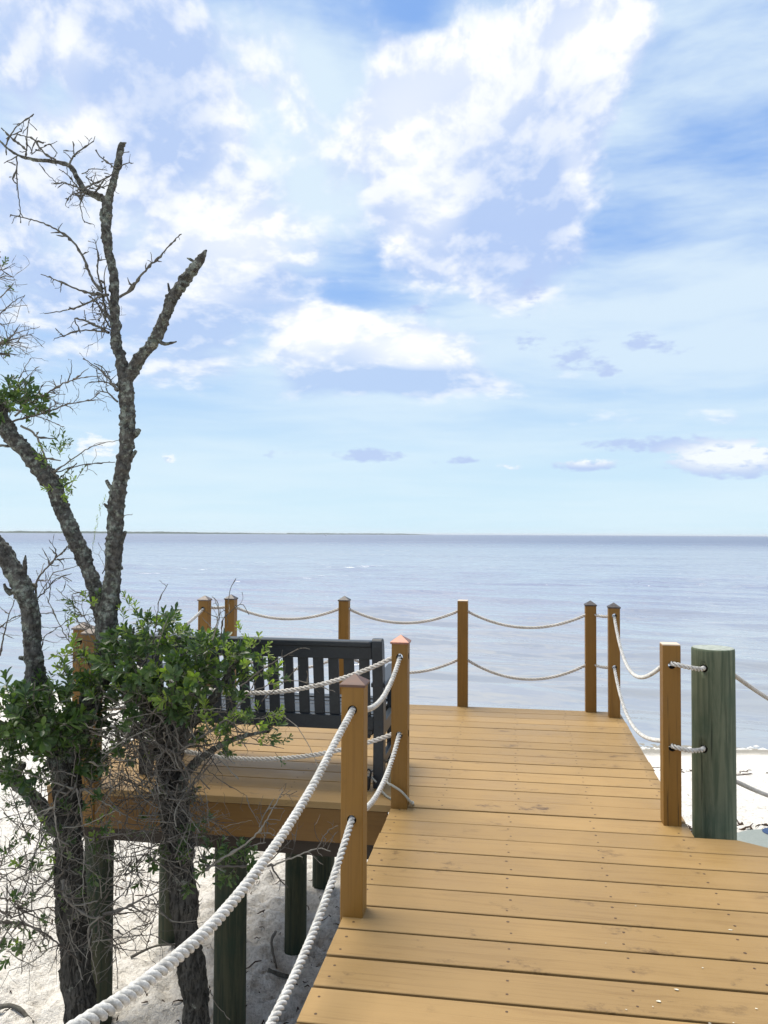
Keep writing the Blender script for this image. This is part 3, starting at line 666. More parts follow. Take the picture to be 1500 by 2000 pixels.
# green pile and its ropes
def pile(name, x, y, r, z0, z1, label, m, group, holes=(), seed=0, top=None):
    t_ = thing('timber_pile', (x, y, z0), label, 'pile', group)
    mb = MB(); zz = np.arange(z0 - .3, z1 - .012, .05); zz = np.concatenate([zz, [z1 - .012, z1 - .004, z1]])
    seg = 32; a = np.arange(seg) * 2 * math.pi / seg; V = []
    for i, z in enumerate(zz):
        rr = r * (1.03 - .03 * (z - z0) / (z1 - z0)); rr *= (1 if z < z1 - .008 else (.985 if z < z1 - .002 else .955))
        q = np.stack([np.cos(a) * 4 + seed, np.sin(a) * 4, np.full(seg, z * .8)], 1); rad = rr * (1 + .05 * (fbm(q, 3, seed) - .5))
        V.append(np.stack([x + rad * np.cos(a), y + rad * np.sin(a), np.full(seg, z)], 1))
    n = len(zz); V = np.concatenate(V); f = [(i * seg + j, i * seg + (j + 1) % seg, (i + 1) * seg + (j + 1) % seg, (i + 1) * seg + j) for i in range(n - 1) for j in range(seg)]
    mb.add(V, f, 0, True); mb.add(V[-seg:], [tuple(range(seg))], 1); mb.add(V[:seg], [tuple(range(seg - 1, -1, -1))], 1)
    if holes:
        me = mb.mesh('pile_shaft', [M[m], M['pile_top']], (x, y, z0)); bm = bmesh.new(); bm.from_mesh(me); bmesh.ops.remove_doubles(bm, verts=bm.verts, dist=1e-5); bm.to_mesh(me); bm.free()
        me = bored(me, [((hx - x, hy - y, hz - z0), d, .0195, .24) for hx, hy, hz, d in holes], None)
        o = bpy.data.objects.new('pile_shaft', me); COL.objects.link(o); o.parent = t_
    else: mb.obj('pile_shaft', [M[m], M['pile_top']], t_)
    return t_
GX, GY, GR = 1.048, 4.345, .108
ph = [(GX - .066, GY - GR * .8, .806, (0.35, 1, 0)), (GX - .070, GY - GR * .8, .388, (.35, 1, 0))]
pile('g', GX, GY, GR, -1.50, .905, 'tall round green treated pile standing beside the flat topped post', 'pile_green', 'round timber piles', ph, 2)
for (hx, hy, hz, d), zz, w_ in zip(ph, (.835, .41), ('upper', 'lower')):
    rope([(PR[0] + .0, PR[1] - .01, zz), (PR[0] + .002, PR[1] - PW - .004, zz), (PR[0] + .022, PR[1] - PW - .022, zz - .002), (PR[0] + .08, PR[1] - PW - .020, zz - .014), (hx - .03, hy - .036, hz + .002), (hx - .008, hy - .014, hz + .002), (hx + .008, hy + .03, hz)],
         f'short {w_} rope tying the flat topped post to the green pile', 'rope_white', .0132, .066)
pile('far_pile', 2.80, 6.9, .10, -1.5, -.02, 'round pile down on the beach at the lower end of the stair ropes', 'pile_green', 'round timber piles', seed=5)
rope(sagged((GX + .02, GY + .05, .83), (2.8, 6.9, -.12), .085), 'upper rope descending to the right behind the green pile')
rope(sagged((GX + .02, GY + .05, .24), (2.8, 6.9, -.72), .085), 'lower rope descending to the right behind the green pile')

# piles below the platform
spec = [(-1.665, 4.44, .094, 'dark green pile nearest the walkway, topped by a grey bolt'), (-1.535, 5.39, .076, 'slim dark pile in the second row below the platform'), (-1.60, 6.47, .092, 'farthest visible pile under the platform, beside the near rope'),
        (-2.50, 5.42, .082, 'olive pile behind the right tree trunk below the platform'), (-2.53, 4.46, .086, 'front left pile half covered by the left tree trunk')]
for i, (x, y, r, lab) in enumerate(spec):
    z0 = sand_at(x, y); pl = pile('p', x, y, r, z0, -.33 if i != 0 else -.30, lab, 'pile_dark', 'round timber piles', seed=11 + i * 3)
    if i == 0:
        mb = MB(); cx, cy, cz = x - .018, y - r - .012, -.375; a = np.arange(14) * 2 * math.pi / 14
        v = [(cx + .021 * math.cos(q), cy, cz + .021 * math.sin(q)) for q in a] + [(cx + .019 * math.cos(q), cy - .006, cz + .019 * math.sin(q)) for q in a] + [(cx + .019 * math.cos(q) * 1.0, cy + .03, cz + .019 * math.sin(q)) for q in a]
        mb.add(v, [(j, (j + 1) % 14, 14 + (j + 1) % 14, 14 + j) for j in range(14)] + [tuple(range(14, 28))] + [((j + 1) % 14, j, 28 + j, 28 + (j + 1) % 14) for j in range(14)])
        h = a[:6:1]; hx = [(cx + .010 * math.cos(q * math.pi / 3), cy - .006, cz + .010 * math.sin(q * math.pi / 3)) for q in range(6)]; hx += [(q[0], cy - .015, q[2]) for q in hx]
        mb.add(hx, [(j, (j + 1) % 6, 6 + (j + 1) % 6, 6 + j) for j in range(6)] + [tuple(range(6, 12))])
        mb.obj('bolt', M['bolt'], pl)

# ------------------------------------------------------------------ bench
BX0, BX1, BY = -2.30, -.755, 4.50
bench = thing('garden_bench', ((BX0 + BX1) / 2, BY, 0), 'charcoal slatted garden bench seen from behind on the platform', 'bench')
tb = math.tan(math.radians(9))                      # lean of the back
def yb(z, off=0): return BY + off - max(0, z - .40) * tb
def lean_box(x0, x1, z0, z1, th, off=0.0):
    mb = MB(); mb.hexa([(x0, yb(z0, off), z0), (x1, yb(z0, off), z0), (x1, yb(z0, off) + th, z0), (x0, yb(z0, off) + th, z0), (x0, yb(z1, off), z1), (x1, yb(z1, off), z1), (x1, yb(z1, off) + th, z1), (x0, yb(z1, off) + th, z1)]); return mb
for x in (BX0, BX1 - .062):
    mb = MB(); prof = []
    xs_ = (x, x + .062)
    zl = [0.002, .40, .84, .872, .886]; lo = [yb(z) for z in zl]; hi = [yb(z) + .09 for z in zl]; hi[0] -= .015; lo[3] += .004; hi[3] -= .010; lo[4] += .02; hi[4] -= .03
    V = []
    for z, l, h in zip(zl, lo, hi): V += [(xs_[0], l, z), (xs_[1], l, z), (xs_[1], h, z), (xs_[0], h, z)]
    f = [(3, 2, 1, 0), (16, 17, 18, 19)]
    for i in range(4):
        for j in range(4): f.append((i * 4 + j, i * 4 + (j + 1) % 4, i * 4 + 4 + (j + 1) % 4, i * 4 + 4 + j))
    mb.add(V, f); lg = mb.obj('back_leg', M['bench'], bench, .004, 2)
    for zz in ((.60, .64, .36, .12) if x > -1.5 else (.6, .64)):
        q = MB(); a = np.arange(8) * math.pi / 4; yy = yb(zz) - .0015
        q.add([(x + .036 + .006 * math.cos(k), yy, zz + .006 * math.sin(k)) for k in a], [tuple(range(8))[::-1]]); q.obj('screw_hole', M['black'], lg)
    mb = MB(); mb.box(x, x + .062, BY + .50, BY + .585, .002, .60); mb.obj('front_leg', M['bench'], bench, .004, 2)
    mb = MB(); mb.hexa([(x - .012, BY - .02, .595), (x + .074, BY - .02, .595), (x + .074, BY + .62, .606), (x - .012, BY + .62, .606), (x - .012, BY - .02, .622), (x + .074, BY - .02, .622), (x + .074, BY + .62, .634), (x - .012, BY + .62, .634)]); mb.obj('armrest', M['bench'], bench, .006, 2)
    mb = MB(); mb.box(x + .012, x + .05, BY + .091, BY + .499, .285, .368); mb.obj('side_rail', M['bench'], bench, .003)
    mb = MB(); mb.box(x + .016, x + .046, BY + .091, BY + .499, .10, .15); mb.obj('stretcher', M['bench'], bench, .003)
a0, a1 = BX0 + .063, BX1 - .063
mb = lean_box(a0, a1, .762, .853, .052, .012); mb.obj('back_rail', M['bench'], bench, .004, 2)
mb = lean_box(a0, a1, .832, .870, .078, -.002); mb.v[0][:, 2] += 0.002; mb.obj('top_rail', M['bench'], bench, .012, 3)
lean_box(a0, a1, .334, .418, .045, .014).obj('lower_rail', M['bench'], bench, .004, 2)
x = a1 - .020 - .062
while x > a0 + .01:
    lean_box(x, x + .062, .418, .762, .020, .026).obj('back_slat', M['bench'], bench, .002); x -= .0935
for i in range(6):
    y = BY + .085 + i * .088; z = .385 + (0.004 * (i - 2.5) ** 2 * .4)
    mb = MB(); mb.box(BX0 + .066, BX1 - .066, y, y + .076, z, z + .022); mb.obj('seat_slat', M['bench'], bench, .004, 2)
mb = MB(); mb.box(a0, a1, BY + .52, BY + .56, .29, .375); mb.obj('front_rail', M['bench'], bench, .004)
for x in (-1.48, BX1 - .10): 
    mb = MB(); mb.box(x - .035, x + .03, BY + .02, BY + .055, .305, .333); mb.box(x - .02, x + .016, BY + .018, BY + .054, .287, .304); mb.obj('rail_bracket', M['black'], bench, .002)
# security cable and its lock
cp = [(-.79, 4.462, .05), (-.835, 4.50, .085), (-.80, 4.60, .10), (-.745, 4.605, .135), (-.715, 4.54, .16), (-.700, 4.44, .165), (-.69, 4.32, .155), (-.680, 4.18, .145), (-.655, 4.172, .135), (-.60, 4.178, .10), (-.555, 4.195, .045), (-.548, 4.225, .020), (-.552, 4.28, .012), (-.60, 4.305, .010), (-.68, 4.32, .010), (-.74, 4.40, .014), (-.77, 4.45, .03)]
mb = MB(); pth = smooth_path(cp, .012); tube(mb, pth, .0062, 8)
tag(mb.obj('cable', M['cable'], org=(-.7, 4.4, 0)), 'grey security cable looped round the bench leg and copper capped post', 'cable')
lk = thing('padlock', (-.845, 4.475, 0.003), 'black padlock lying against the back leg of the bench', 'padlock')
mb = MB(); mb.hexa([(-.880, 4.455, .004), (-.832, 4.445, .004), (-.826, 4.475, .004), (-.874, 4.485, .004), (-.868, 4.455, .075), (-.826, 4.447, .085), (-.820, 4.475, .085), (-.862, 4.485, .075)]); mb.obj('lock_body', M['black'], lk, .008, 2)
mb = MB(); tube(mb, smooth_path([(-.858, 4.468, .07), (-.852, 4.466, .105), (-.838, 4.464, .122), (-.824, 4.462, .112), (-.826, 4.464, .078)], .008), .0055, 8); mb.obj('shackle', M['black'], lk)

# ------------------------------------------------------------------ things on the beach
bd = thing('paddleboard', (2.9, 7.95, sand_at(2.9, 7.95)), 'pale grey board with a dark blue oval lying on the sand beyond the deck', 'paddleboard')
zb = max(sand_at(2.3, 8.1), sand_at(2.9, 7.9), sand_at(3.4, 7.7)) + .02
def hull(scale_w, z0, z1, L=2.4, w0=.38, cx=3.28, cy=7.86, ang=-8.0, inset=0.0):
    n = 40; a = np.arange(n) * 2 * math.pi / n; ca, sa = math.cos(math.radians(ang)), math.sin(math.radians(ang)); V = []
    ex = lambda q: (math.copysign(abs(math.cos(q)) ** .8, math.cos(q)) * (L / 2 - inset), math.copysign(abs(math.sin(q)) ** .8, math.sin(q)) * (w0 * scale_w - inset))
    for z, k in ((z0, .9), ((z0 + z1) / 2, 1.0), (z1, .94)):
        for q in a: u, v_ = ex(q); V.append((cx + (u * ca - v_ * sa) * k, cy + (u * sa + v_ * ca) * k, z))
    return MB().add(V, [(r * n + i, r * n + (i + 1) % n, (r + 1) * n + (i + 1) % n, (r + 1) * n + i) for r in range(2) for i in range(n)] + [tuple(range(2 * n, 3 * n)), tuple(range(n - 1, -1, -1))])
hull(1, zb, zb + .07).obj('board_body', M['board'], bd)
mb = MB(); a = np.arange(24) * 2 * math.pi / 24; mb.add([(2.52 + .10 * math.cos(q), 8.17 + .10 * math.sin(q), zb + .0725) for q in a] + [(2.52 + .095 * math.cos(q), 8.17 + .095 * math.sin(q), zb + .080) for q in a], [(i, (i + 1) % 24, 24 + (i + 1) % 24, 24 + i) for i in range(24)] + [tuple(range(24, 48))]); mb.obj('oval_pad', M['navy'], bd)

def litter(name, cx, cy, sx, sy, n, label, L=(.03, .14), r=.004, seed=1, m='weed'):
    rg = random.Random(seed); mb = MB()
    for i in range(n):
        x, y = rg.gauss(cx, sx), rg.gauss(cy, sy); z = sand_at(x, y) + .006; a = rg.uniform(0, 6.28); l = rg.uniform(*L)
        pts = [(x, y, z)]; 
        for k in range(3): a += rg.uniform(-.6, .6); x += math.cos(a) * l / 3; y += math.sin(a) * l / 3 * .6; pts.append((x, y, sand_at(x, y) + rg.uniform(.004, .02)))
        tube(mb, pts, [r, r * 1.3, r, r * .5], 4, cap=False)
    return tag(mb.obj(name, M[m]), label, kind='stuff')
litter('seaweed', 2.36, 8.55, .20, .10, 45, 'dark dry seaweed and reed bits on the sand right of the green pile', (.05, .2), .006, 3)
litter('seaweed', 1.72, 8.38, .14, .07, 30, 'dark seaweed bits between the flat topped post and the green pile', (.04, .15), .006, 4)
litter('beach_debris', 1.6, 11.3, 2.2, .16, 120, 'wrack line of dark bits along the beach just short of the water', (.05, .25), .006, 5)
litter('beach_debris', -1.9, 5.0, 1.1, .9, 110, 'scattered twigs and leaf bits on the sand under the platform', (.02, .12), .003, 6)
litter('beach_debris', -4.2, 6.2, 1.8, 1.6, 150, 'scattered twigs and leaf bits on the open sand at left', (.02, .14), .004, 9)
litter('beach_debris', -2.0, 3.9, .7, .5, 150, 'leaf litter and twig bits on the sand around the tree trunks', (.02, .09), .004, 12)
litter('beach_debris', -1.2, 5.6, .5, .8, 60, 'small leaf bits on the shaded sand by the walkway', (.015, .06), .0035, 14)
def stick(pts, r, label, m='twig_dark'):
    P = [(x, y, sand_at(x, y) + z) for x, y, z in pts]; mb = MB(); tube(mb, smooth_path(P, .03), np.linspace(r, r * .6, len(smooth_path(P, .03))), 7, lambda V, R, a: R * .5 * (vn(V * 60, 4) - .5)); c = np.array(P).mean(0)
    return tag(mb.obj('driftwood', M[m], org=tuple(c)), label, 'driftwood', 'sticks on the sand')
p1 = onz(523, 1904, -1.5); p2 = onz(565, 1912, -1.5)
stick([(p1[0], p1[1], .015), ((p1[0] + p2[0]) / 2, (p1[1] + p2[1]) / 2 + .01, .02), (p2[0], p2[1], .012)], .020, 'short thick dark stick on the sand by the lower rope')
p1 = onz(538, 1832, -1.5); p2 = onz(530, 1860, -1.5); p3 = onz(540, 1888, -1.5)
stick([(p1[0], p1[1], .05), (p2[0], p2[1], .03), (p3[0], p3[1], .01)], .013, 'broken grey stick with splinters left of the slim pile', 'twig')
p1 = onz(255, 1872, -1.5); p2 = onz(350, 1850, -1.5)
stick([(p1[0], p1[1], .012), ((p1[0] + p2[0]) / 2, (p1[1] + p2[1]) / 2, .03), (p2[0], p2[1], .012)], .010, 'thin dark stick lying before the olive pile')
p1 = onz(-20, 1985, -1.5); p2 = onz(65, 1995, -1.5)
stick([(p1[0], p1[1], .02), ((p1[0] + p2[0]) / 2, (p1[1] + p2[1]) / 2 + .03, .03), (p2[0], p2[1], .0)], .018, 'curved dark stick on the sand in the bottom left corner')
mb = MB()
for i in range(60):
    u = i / 59 * .38 - .05; c = SA[:2] * (1 - u) + SB[:2] * u * 1 + 0; c = c + np.array([2.5, -.6]) * (1 - u); s = c @ sdir
    kk = .35 * math.sin(s * .55) + .2 * math.sin(s * 1.3 + 1)
    for q in range(2):
        x, y = c[0] - snor[0] * (kk - .15) + rng.normal(0, .12), c[1] - snor[1] * (kk - .15) + rng.normal(0, .10); r = rng.uniform(.02, .06); a = np.arange(8) * math.pi / 4
        mb.add([(x + r * 1.8 * math.cos(g), y + r * .6 * math.sin(g), -2.105) for g in a] + [(x, y, -2.075)], [(j, (j + 1) % 8, 8) for j in range(8)], 0, True)
tag(mb.obj('foam', M['foam']), 'thin line of foam where the water meets the sand', kind='stuff')

# ------------------------------------------------------------------ trees
def pix(pts, Y, rs=1.0):
    """points given as (x, y, radius[, depth offset]) in photo pixels on an upright plane Y metres ahead -> world xyz + radius"""
    out = []
    for q in pts:
        yy = Y + (q[3] if len(q) > 3 else 0.0); p = ony(q[0], q[1], yy); out.append([*p, q[2] * yy / 1500 * rs])
    return np.array(out)
def bark_disp(seed, amp=1.0, furrow=0.0):
    def f(V, R, a):
        k = np.minimum(R, .05)
        d = (fbm(V * 14, 3, seed) - .5) * k * .55 + (fbm(V * 60, 3, seed + 5) - .5) * np.minimum(k * .55, .012) * 1.3
        lump = np.clip(fbm(V * 42, 3, seed + 9) - .54, 0, 1) * np.minimum(k * 1.6, .045)
        if furrow: d = d + furrow * (np.abs(vn(np.stack([a * 5 + seed, V[:, 2] * 7, V[:, 0] * 0], 1), seed + 3) - .5) - .25) * k * .8
        return (d + lump) * amp
    return f
def limb(parent, name, pts, Y, m='bark', seg=18, step=.007, seed=1, furrow=0.0, rs=1.0, label=None):
    A = smooth_path(pix(pts, Y, rs), step); mb = MB(); tube(mb, A[:, :3], np.maximum(A[:, 3], .0008), seg, bark_disp(seed, 1.0, furrow))
    o = mb.obj(name, M[m], parent); 
    if label: o['label'] = label
    return A
class Twigs:
    """a tangle of thin branches gathered into one mesh"""
    def __init__(s, seed): s.mb = MB(); s.r = random.Random(seed); s.tips = []
    def line(s, W, r0, r1, shoots=0, sl=(.03, .12), knobs=0.5, seg=5, droop=0.0, depth=1):
        W = np.asarray(W, float); P = smooth_path(W, .016) if len(W) > 2 else smooth_path([W[0], (W[0] + W[1]) / 2 + np.array([s.r.gauss(0, .01) for _ in range(3)]), W[1]], .016)
        n = len(P); R = np.linspace(r0, r1, n)
        jit = np.array([[s.r.gauss(0, .0016) for _ in range(3)] for _ in range(n)]); P = P + jit
        if knobs:
            R = R * np.array([1 + (s.r.random() < .22 * knobs) * s.r.uniform(.4, 1.1) for _ in range(n)])
        tube(s.mb, P, R, seg, cap=False); s.tips.append((P[-1], P[-1] - P[max(0, n - 3)]))
        for k in range(shoots):
            i = s.r.randrange(max(1, n // 6), n); d = P[min(n - 1, i + 1)] - P[max(0, i - 1)]; d = d / (np.linalg.norm(d) + 1e-9)
            q = np.array([s.r.gauss(0, 1) for _ in range(3)]); q[1] *= .6; q = q - d * (q @ d); q /= np.linalg.norm(q) + 1e-9
            L = s.r.uniform(*sl); g = d * s.r.uniform(.2, .9) + q; g /= np.linalg.norm(g); q2 = np.array([s.r.gauss(0, .25) for _ in range(3)]); e1 = P[i] + g * L * .5; e2 = e1 + (g + q2) * L * .5 - np.array([0, 0, droop * L])
            s.line([P[i], e1, e2], R[i] * .62, max(.0006, r1 * .6), s.r.choice([0, 0, 1, 2]) if depth > 0 else 0, (sl[0] * .6, sl[1] * .6), knobs, 4, droop, depth - 1)
    def px(s, pts, Y, r0, r1, **k): s.line([ony(p[0], p[1], Y + (p[2] if len(p) > 2 else 0)) for p in pts], r0 * Y / 1500, r1 * Y / 1500, **k)
    def star(s, cx, cy, Y, n, L, r0=1.4, r1=.5, sq=(1, .7, 1), up=0.0, shoots=3, droop=0.0):
        c = ony(cx, cy, Y)
        for k in range(n):
            d = np.array([s.r.gauss(0, 1) * sq[0], s.r.gauss(0, 1) * sq[1], s.r.gauss(up, 1) * sq[2]]); d /= np.linalg.norm(d); l = s.r.uniform(.45, 1.0) * L
            q = np.array([s.r.gauss(0, .35) for _ in range(3)]); o = c + np.array([s.r.gauss(0, .02) for _ in range(3)])
            s.line([o, o + d * l * .5, o + d * l * .5 + (d + q * .7 - np.array([0, 0, droop])) * l * .5], r0 * Y / 1500, r1 * Y / 1500, shoots, (.04, .17), .6, 4, droop * .3)
    def tangle(s, cx, cy, rx, ry, Y, dy, n, L=(.1, .3), r0=1.1, r1=.45, shoots=2):
        for k in range(n):
            a = s.r.uniform(0, 6.28); q = math.sqrt(s.r.random()); o = ony(cx + rx * q * math.cos(a), cy + ry * q * math.sin(a), Y + s.r.uniform(-dy, dy))
            d = np.array([s.r.gauss(0, 1), s.r.gauss(0, .6), s.r.gauss(0, .9)]); d /= np.linalg.norm(d); l = s.r.uniform(*L); w_ = np.array([s.r.gauss(0, .4) for _ in range(3)])
            s.line([o - d * l * .5, o + w_ * l * .18, o + d * l * .5], r0 * Y / 1500, r1 * Y / 1500, shoots, (.03, .13), .6, 4)
    def done(s, parent, m, name='twigs'): o = s.mb.obj(name, M[m], parent); o['kind'] = 'stuff'; return o

# --- leaf sprigs: a short stem tip carrying obovate leaves; each variant is one shared mesh
def leaf_into(mb, base, d, up, L, W, mi, curl):
    d = d / np.linalg.norm(d); s = np.cross(d, up); s /= np.linalg.norm(s) + 1e-9; n = np.cross(s, d)
    st = [(0.0, .06), (.30, .55), (.62, 1.0), (.86, .78), (1.0, .12)]; V = []
    for u, wd in st:
        c = base + d * L * u + n * (curl * L * (u - u * u * 1.6)); h = W * wd * .5
        V += [c - s * h + n * h * .35, c, c + s * h + n * h * .35]
    f = []
    for i in range(4): f += [(i * 3, i * 3 + 1, i * 3 + 4, i * 3 + 3), (i * 3 + 1, i * 3 + 2, i * 3 + 5, i * 3 + 4)]
    mb.add(V, f, mi, True)
def sprig_mb(seed, n, L, ln, wd, spread=1.0):
    r = random.Random(seed); mb = MB(); P = [np.array([0, 0, 0.0])]; d = np.array([0, 0, 1.0])
    for k in range(4): d = d + np.array([r.gauss(0, .12), r.gauss(0, .12), 0]); P.append(P[-1] + d / np.linalg.norm(d) * L / 4)
    tube(mb, P, [.0019, .0017, .0015, .0012, .0008], 4, cap=False, mi=1)
    for k in range(n):
        u = .22 + .78 * k / (n - 1); q = u * 4; i = min(3, int(q)); b = P[i] + (P[i + 1] - P[i]) * (q - i); a = k * 2.4 + r.uniform(-.3, .3)
        tilt = (1.25 - .75 * u) * spread + r.uniform(-.15, .15); dd = np.array([math.cos(a) * math.sin(tilt), math.sin(a) * math.sin(tilt), math.cos(tilt)])
        sc = (.75 + .25 * math.sin(u * 2.6)) * r.uniform(.75, 1.15) * (1 if u < .85 else .7)
        leaf_into(mb, b, dd, np.array([0, 0, 1.0]), ln * sc, wd * sc * r.uniform(.85, 1.15), 0, r.uniform(-.15, .25))
    return mb
SPR = {}
for kind, (m, n, L, ln, wd) in {'dark': ('leaf', 11, .085, .058, .023), 'young': ('leaf_young', 10, .080, .046, .018), 'thin': ('leaf_grey', 8, .11, .038, .013), 'shoot': ('leaf_young', 11, .16, .030, .012), 'oak': ('leaf', 12, .12, .040, .015)}.items():
    SPR[kind] = [sprig_mb(100 + k * 7 + len(kind), n + k % 3 - 1, L * (0.85 + .1 * k), ln, wd) for k in range(4)]
SPRM = {k: [mb.mesh('leaf_sprig', [M[{'dark': 'leaf', 'young': 'leaf_young', 'thin': 'leaf_grey', 'shoot': 'leaf_young', 'oak': 'leaf'}[k]], M['twig']]) for mb in v] for k, v in SPR.items()}
class Foliage:
    def __init__(s, seed): s.r = random.Random(seed); s.items = []
    def at(s, p, d, kind, sc=1.0):
        d = Vector(d).normalized(); q = d.to_track_quat('Z', 'Y').to_matrix() @ Matrix.Rotation(s.r.uniform(0, 6.28), 3, 'Z')
        s.items.append((np.array(p), q, kind, s.r.randrange(4), sc))
    def cluster(s, cx, cy, rx, ry, n, Y, dy, kind='dark', mixk=(), hollow=.35, sc=(.8, 1.2), up=.5):
        """fill an ellipsoid of branch tips; sizes in photo pixels at depth Y"""
        c = ony(cx, cy, Y); X = rx * Y / 1500; Zr = ry * Y / 1500
        for k in range(n):
            v = np.array([s.r.gauss(0, 1) for _ in range(3)]); v /= np.linalg.norm(v); q = (hollow + (1 - hollow) * s.r.random()) ** .6
            p = c + v * q * np.array([X, dy, Zr]); d = v * np.array([1, 1, 1]) + np.array([s.r.gauss(0, .35), s.r.gauss(-.15, .35), up + s.r.gauss(0, .3)])
            kk = kind
            for mk, pr in mixk:
                if s.r.random() < pr: kk = mk
            s.at(p, d, kk, s.r.uniform(*sc))
    def done(s, parent, limit=285):
        it = sorted(s.items, key=lambda i: i[0][1] - 1.2 * i[4]); org = np.array(ORIG[parent.name])
        for p, q, kind, v, sc in it[:limit]:
            o = bpy.data.objects.new('leaf_sprig', SPRM[kind][v]); COL.objects.link(o); o.parent = parent
            o.matrix_local = Matrix.Translation(Vector(p - org)) @ q.to_4x4() @ Matrix.Scale(sc, 4)
        if len(it) > limit:
            ms = ['leaf', 'leaf_young', 'leaf_grey', 'twig']; mb = MB()
            for p, q, kind, v, sc in it[limit:]:
                src = SPR[kind][v]; V = np.concatenate(src.v) @ np.array(q).T * sc + p; li = {'dark': 0, 'oak': 0, 'young': 1, 'shoot': 1, 'thin': 2}[kind]; b0 = mb.n
                mb.v.append(V); mb.f += [[i + b0 for i in f] for f in src.f]; mb.mi += [li if m == 0 else 3 for m in src.mi]; mb.sm += src.sm; mb.n += len(V)
            o = mb.obj('foliage', [M[k] for k in ms], parent); o['kind'] = 'stuff'

YA, YB = 3.75, 3.80
bA = ony(165, 2200, YA); bA[2] = sand_at(bA[0], bA[1]); bB = ony(392, 2200, YB); bB[2] = sand_at(bB[0], bB[1])
TA = thing('coastal_tree', bA, 'taller weathered tree at left with bare forked limbs above the shrub foliage', 'tree', 'gnarled trees beside the deck')
TB = thing('coastal_tree', bB, 'shorter leafy tree whose dark trunk stands right of the other, before the platform edge', 'tree', 'gnarled trees beside the deck')
# ---- left tree
limb(TA, 'trunk', [(172, 2290, 44), (168, 2180, 38), (162, 2000, 33), (150, 1900, 31), (140, 1780, 30), (134, 1660, 29), (132, 1570, 28), (134, 1490, 25), (140, 1430, 22, .02)], YA, 'bark_low', 22, .010, 2, 1.0)
limb(TA, 'main_limb', [(136, 1480, 24), (165, 1400, 22), (192, 1330, 20), (205, 1280, 19.5), (212, 1200, 19), (220, 1133, 16), (223, 1067, 16), (226, 1000, 15.5), (232, 950, 15.5), (244, 900, 14.5), (249, 843, 15.5), (247, 783, 14.5), (245, 742, 14.5), (236, 700, 10.5), (226, 667, 9.8), (224, 600, 9.2), (222, 533, 8.8), (212, 490, 9.6), (208, 433, 9.6), (209, 400, 9.8), (217, 372, 7.2), (227, 333, 6.8), (234, 300, 6.8), (237, 286, 6.4), (243, 280, 3), (247, 279, .8)], YA, 'bark', 20, .0065, 4)
limb(TA, 'broken_limb', [(240, 765, 9), (252, 735, 12.5), (273, 700, 12.4), (300, 667, 11.6), (320, 627, 11.2), (337, 583, 11.2), (358, 553, 11), (380, 522, 10), (394, 503, 7.4), (399, 494, 4.5), (404, 488, 1.2)], YA, 'bark', 18, .0065, 6)
limb(TA, 'upper_limb', [(211, 395, 7), (198, 387, 7.6), (183, 380, 6.8), (166, 372, 6.4), (150, 345, 5.2), (134, 323, 4.6), (100, 315, 4), (70, 312, 3.4), (40, 305, 2.8), (15, 290, 2.2), (-4, 272, 1.8), (-40, 250, 1.2)], YA, 'bark', 12, .008, 8)
limb(TA, 'leaning_limb', [(222, 1300, 12, .03), (203, 1215, 15, .02), (190, 1160, 15), (175, 1120, 15), (160, 1080, 16.5), (140, 1035, 16.5), (118, 985, 16.5), (105, 950, 17.5), (72, 906, 16.5), (35, 866, 16.5), (10, 832, 17), (-6, 800, 17.5), (-40, 745, 16), (-90, 690, 14)], YA + .03, 'bark', 20, .0065, 12)
limb(TA, 'left_limb', [(125, 1520, 22), (100, 1440, 21), (78, 1360, 20), (68, 1300, 18.5), (60, 1235, 18), (56, 1185, 18.5), (40, 1140, 20), (16, 1096, 19.5), (-18, 1055, 18), (-60, 1010, 15)], YA - .05, 'bark', 20, .0065, 15)
limb(TA, 'low_limb', [(118, 1620, 19), (92, 1592, 16), (66, 1560, 14.5), (34, 1528, 14), (4, 1512, 13), (-40, 1495, 12), (-80, 1470, 10)], YA - .05, 'bark', 16, .008, 18)
for pts, dY in (([(44, 1150, 7), (48, 1118, 5.5), (49, 1096, 3.5), (50, 1084, 1)], -.06), ([(306, 660, 4), (318, 671, 3.4), (334, 670, 2.6), (345, 667, 1.2)], 0), ([(342, 590, 4), (332, 570, 3.4), (328, 553, 1.4)], -.02), ([(388, 520, 4.5), (376, 509, 3.4), (365, 504, .8)], 0),
                ([(247, 862, 6), (262, 850, 6.5), (270, 842, 5), (273, 838, 3)], 0), ([(244, 905, 5), (257, 892, 5), (266, 880, 3)], 0), ([(232, 965, 5), (215, 951, 5), (208, 938, 3.5)], 0), ([(226, 1000, 4), (210, 990, 3.8), (203, 984, 2.4)], 0), ([(236, 1062, 5), (243, 1042, 4), (247, 1038, 1.4)], 0),
                ([(70, 1290, 8), (48, 1286, 6), (38, 1284, 4)], -.05), ([(40, 1545, 9), (30, 1520, 9), (40, 1498, 8), (44, 1490, 6)], -.06), ([(35, 872, 4), (14, 871, 3.4), (-8, 869, 3)], .03), ([(22, 1160, 6), (12, 1150, 5), (8, 1140, 3)], -.05)):
    limb(TA, 'branch_stub', pts, YA + dY, 'bark', 9, .006, 21)
tw = Twigs(31)
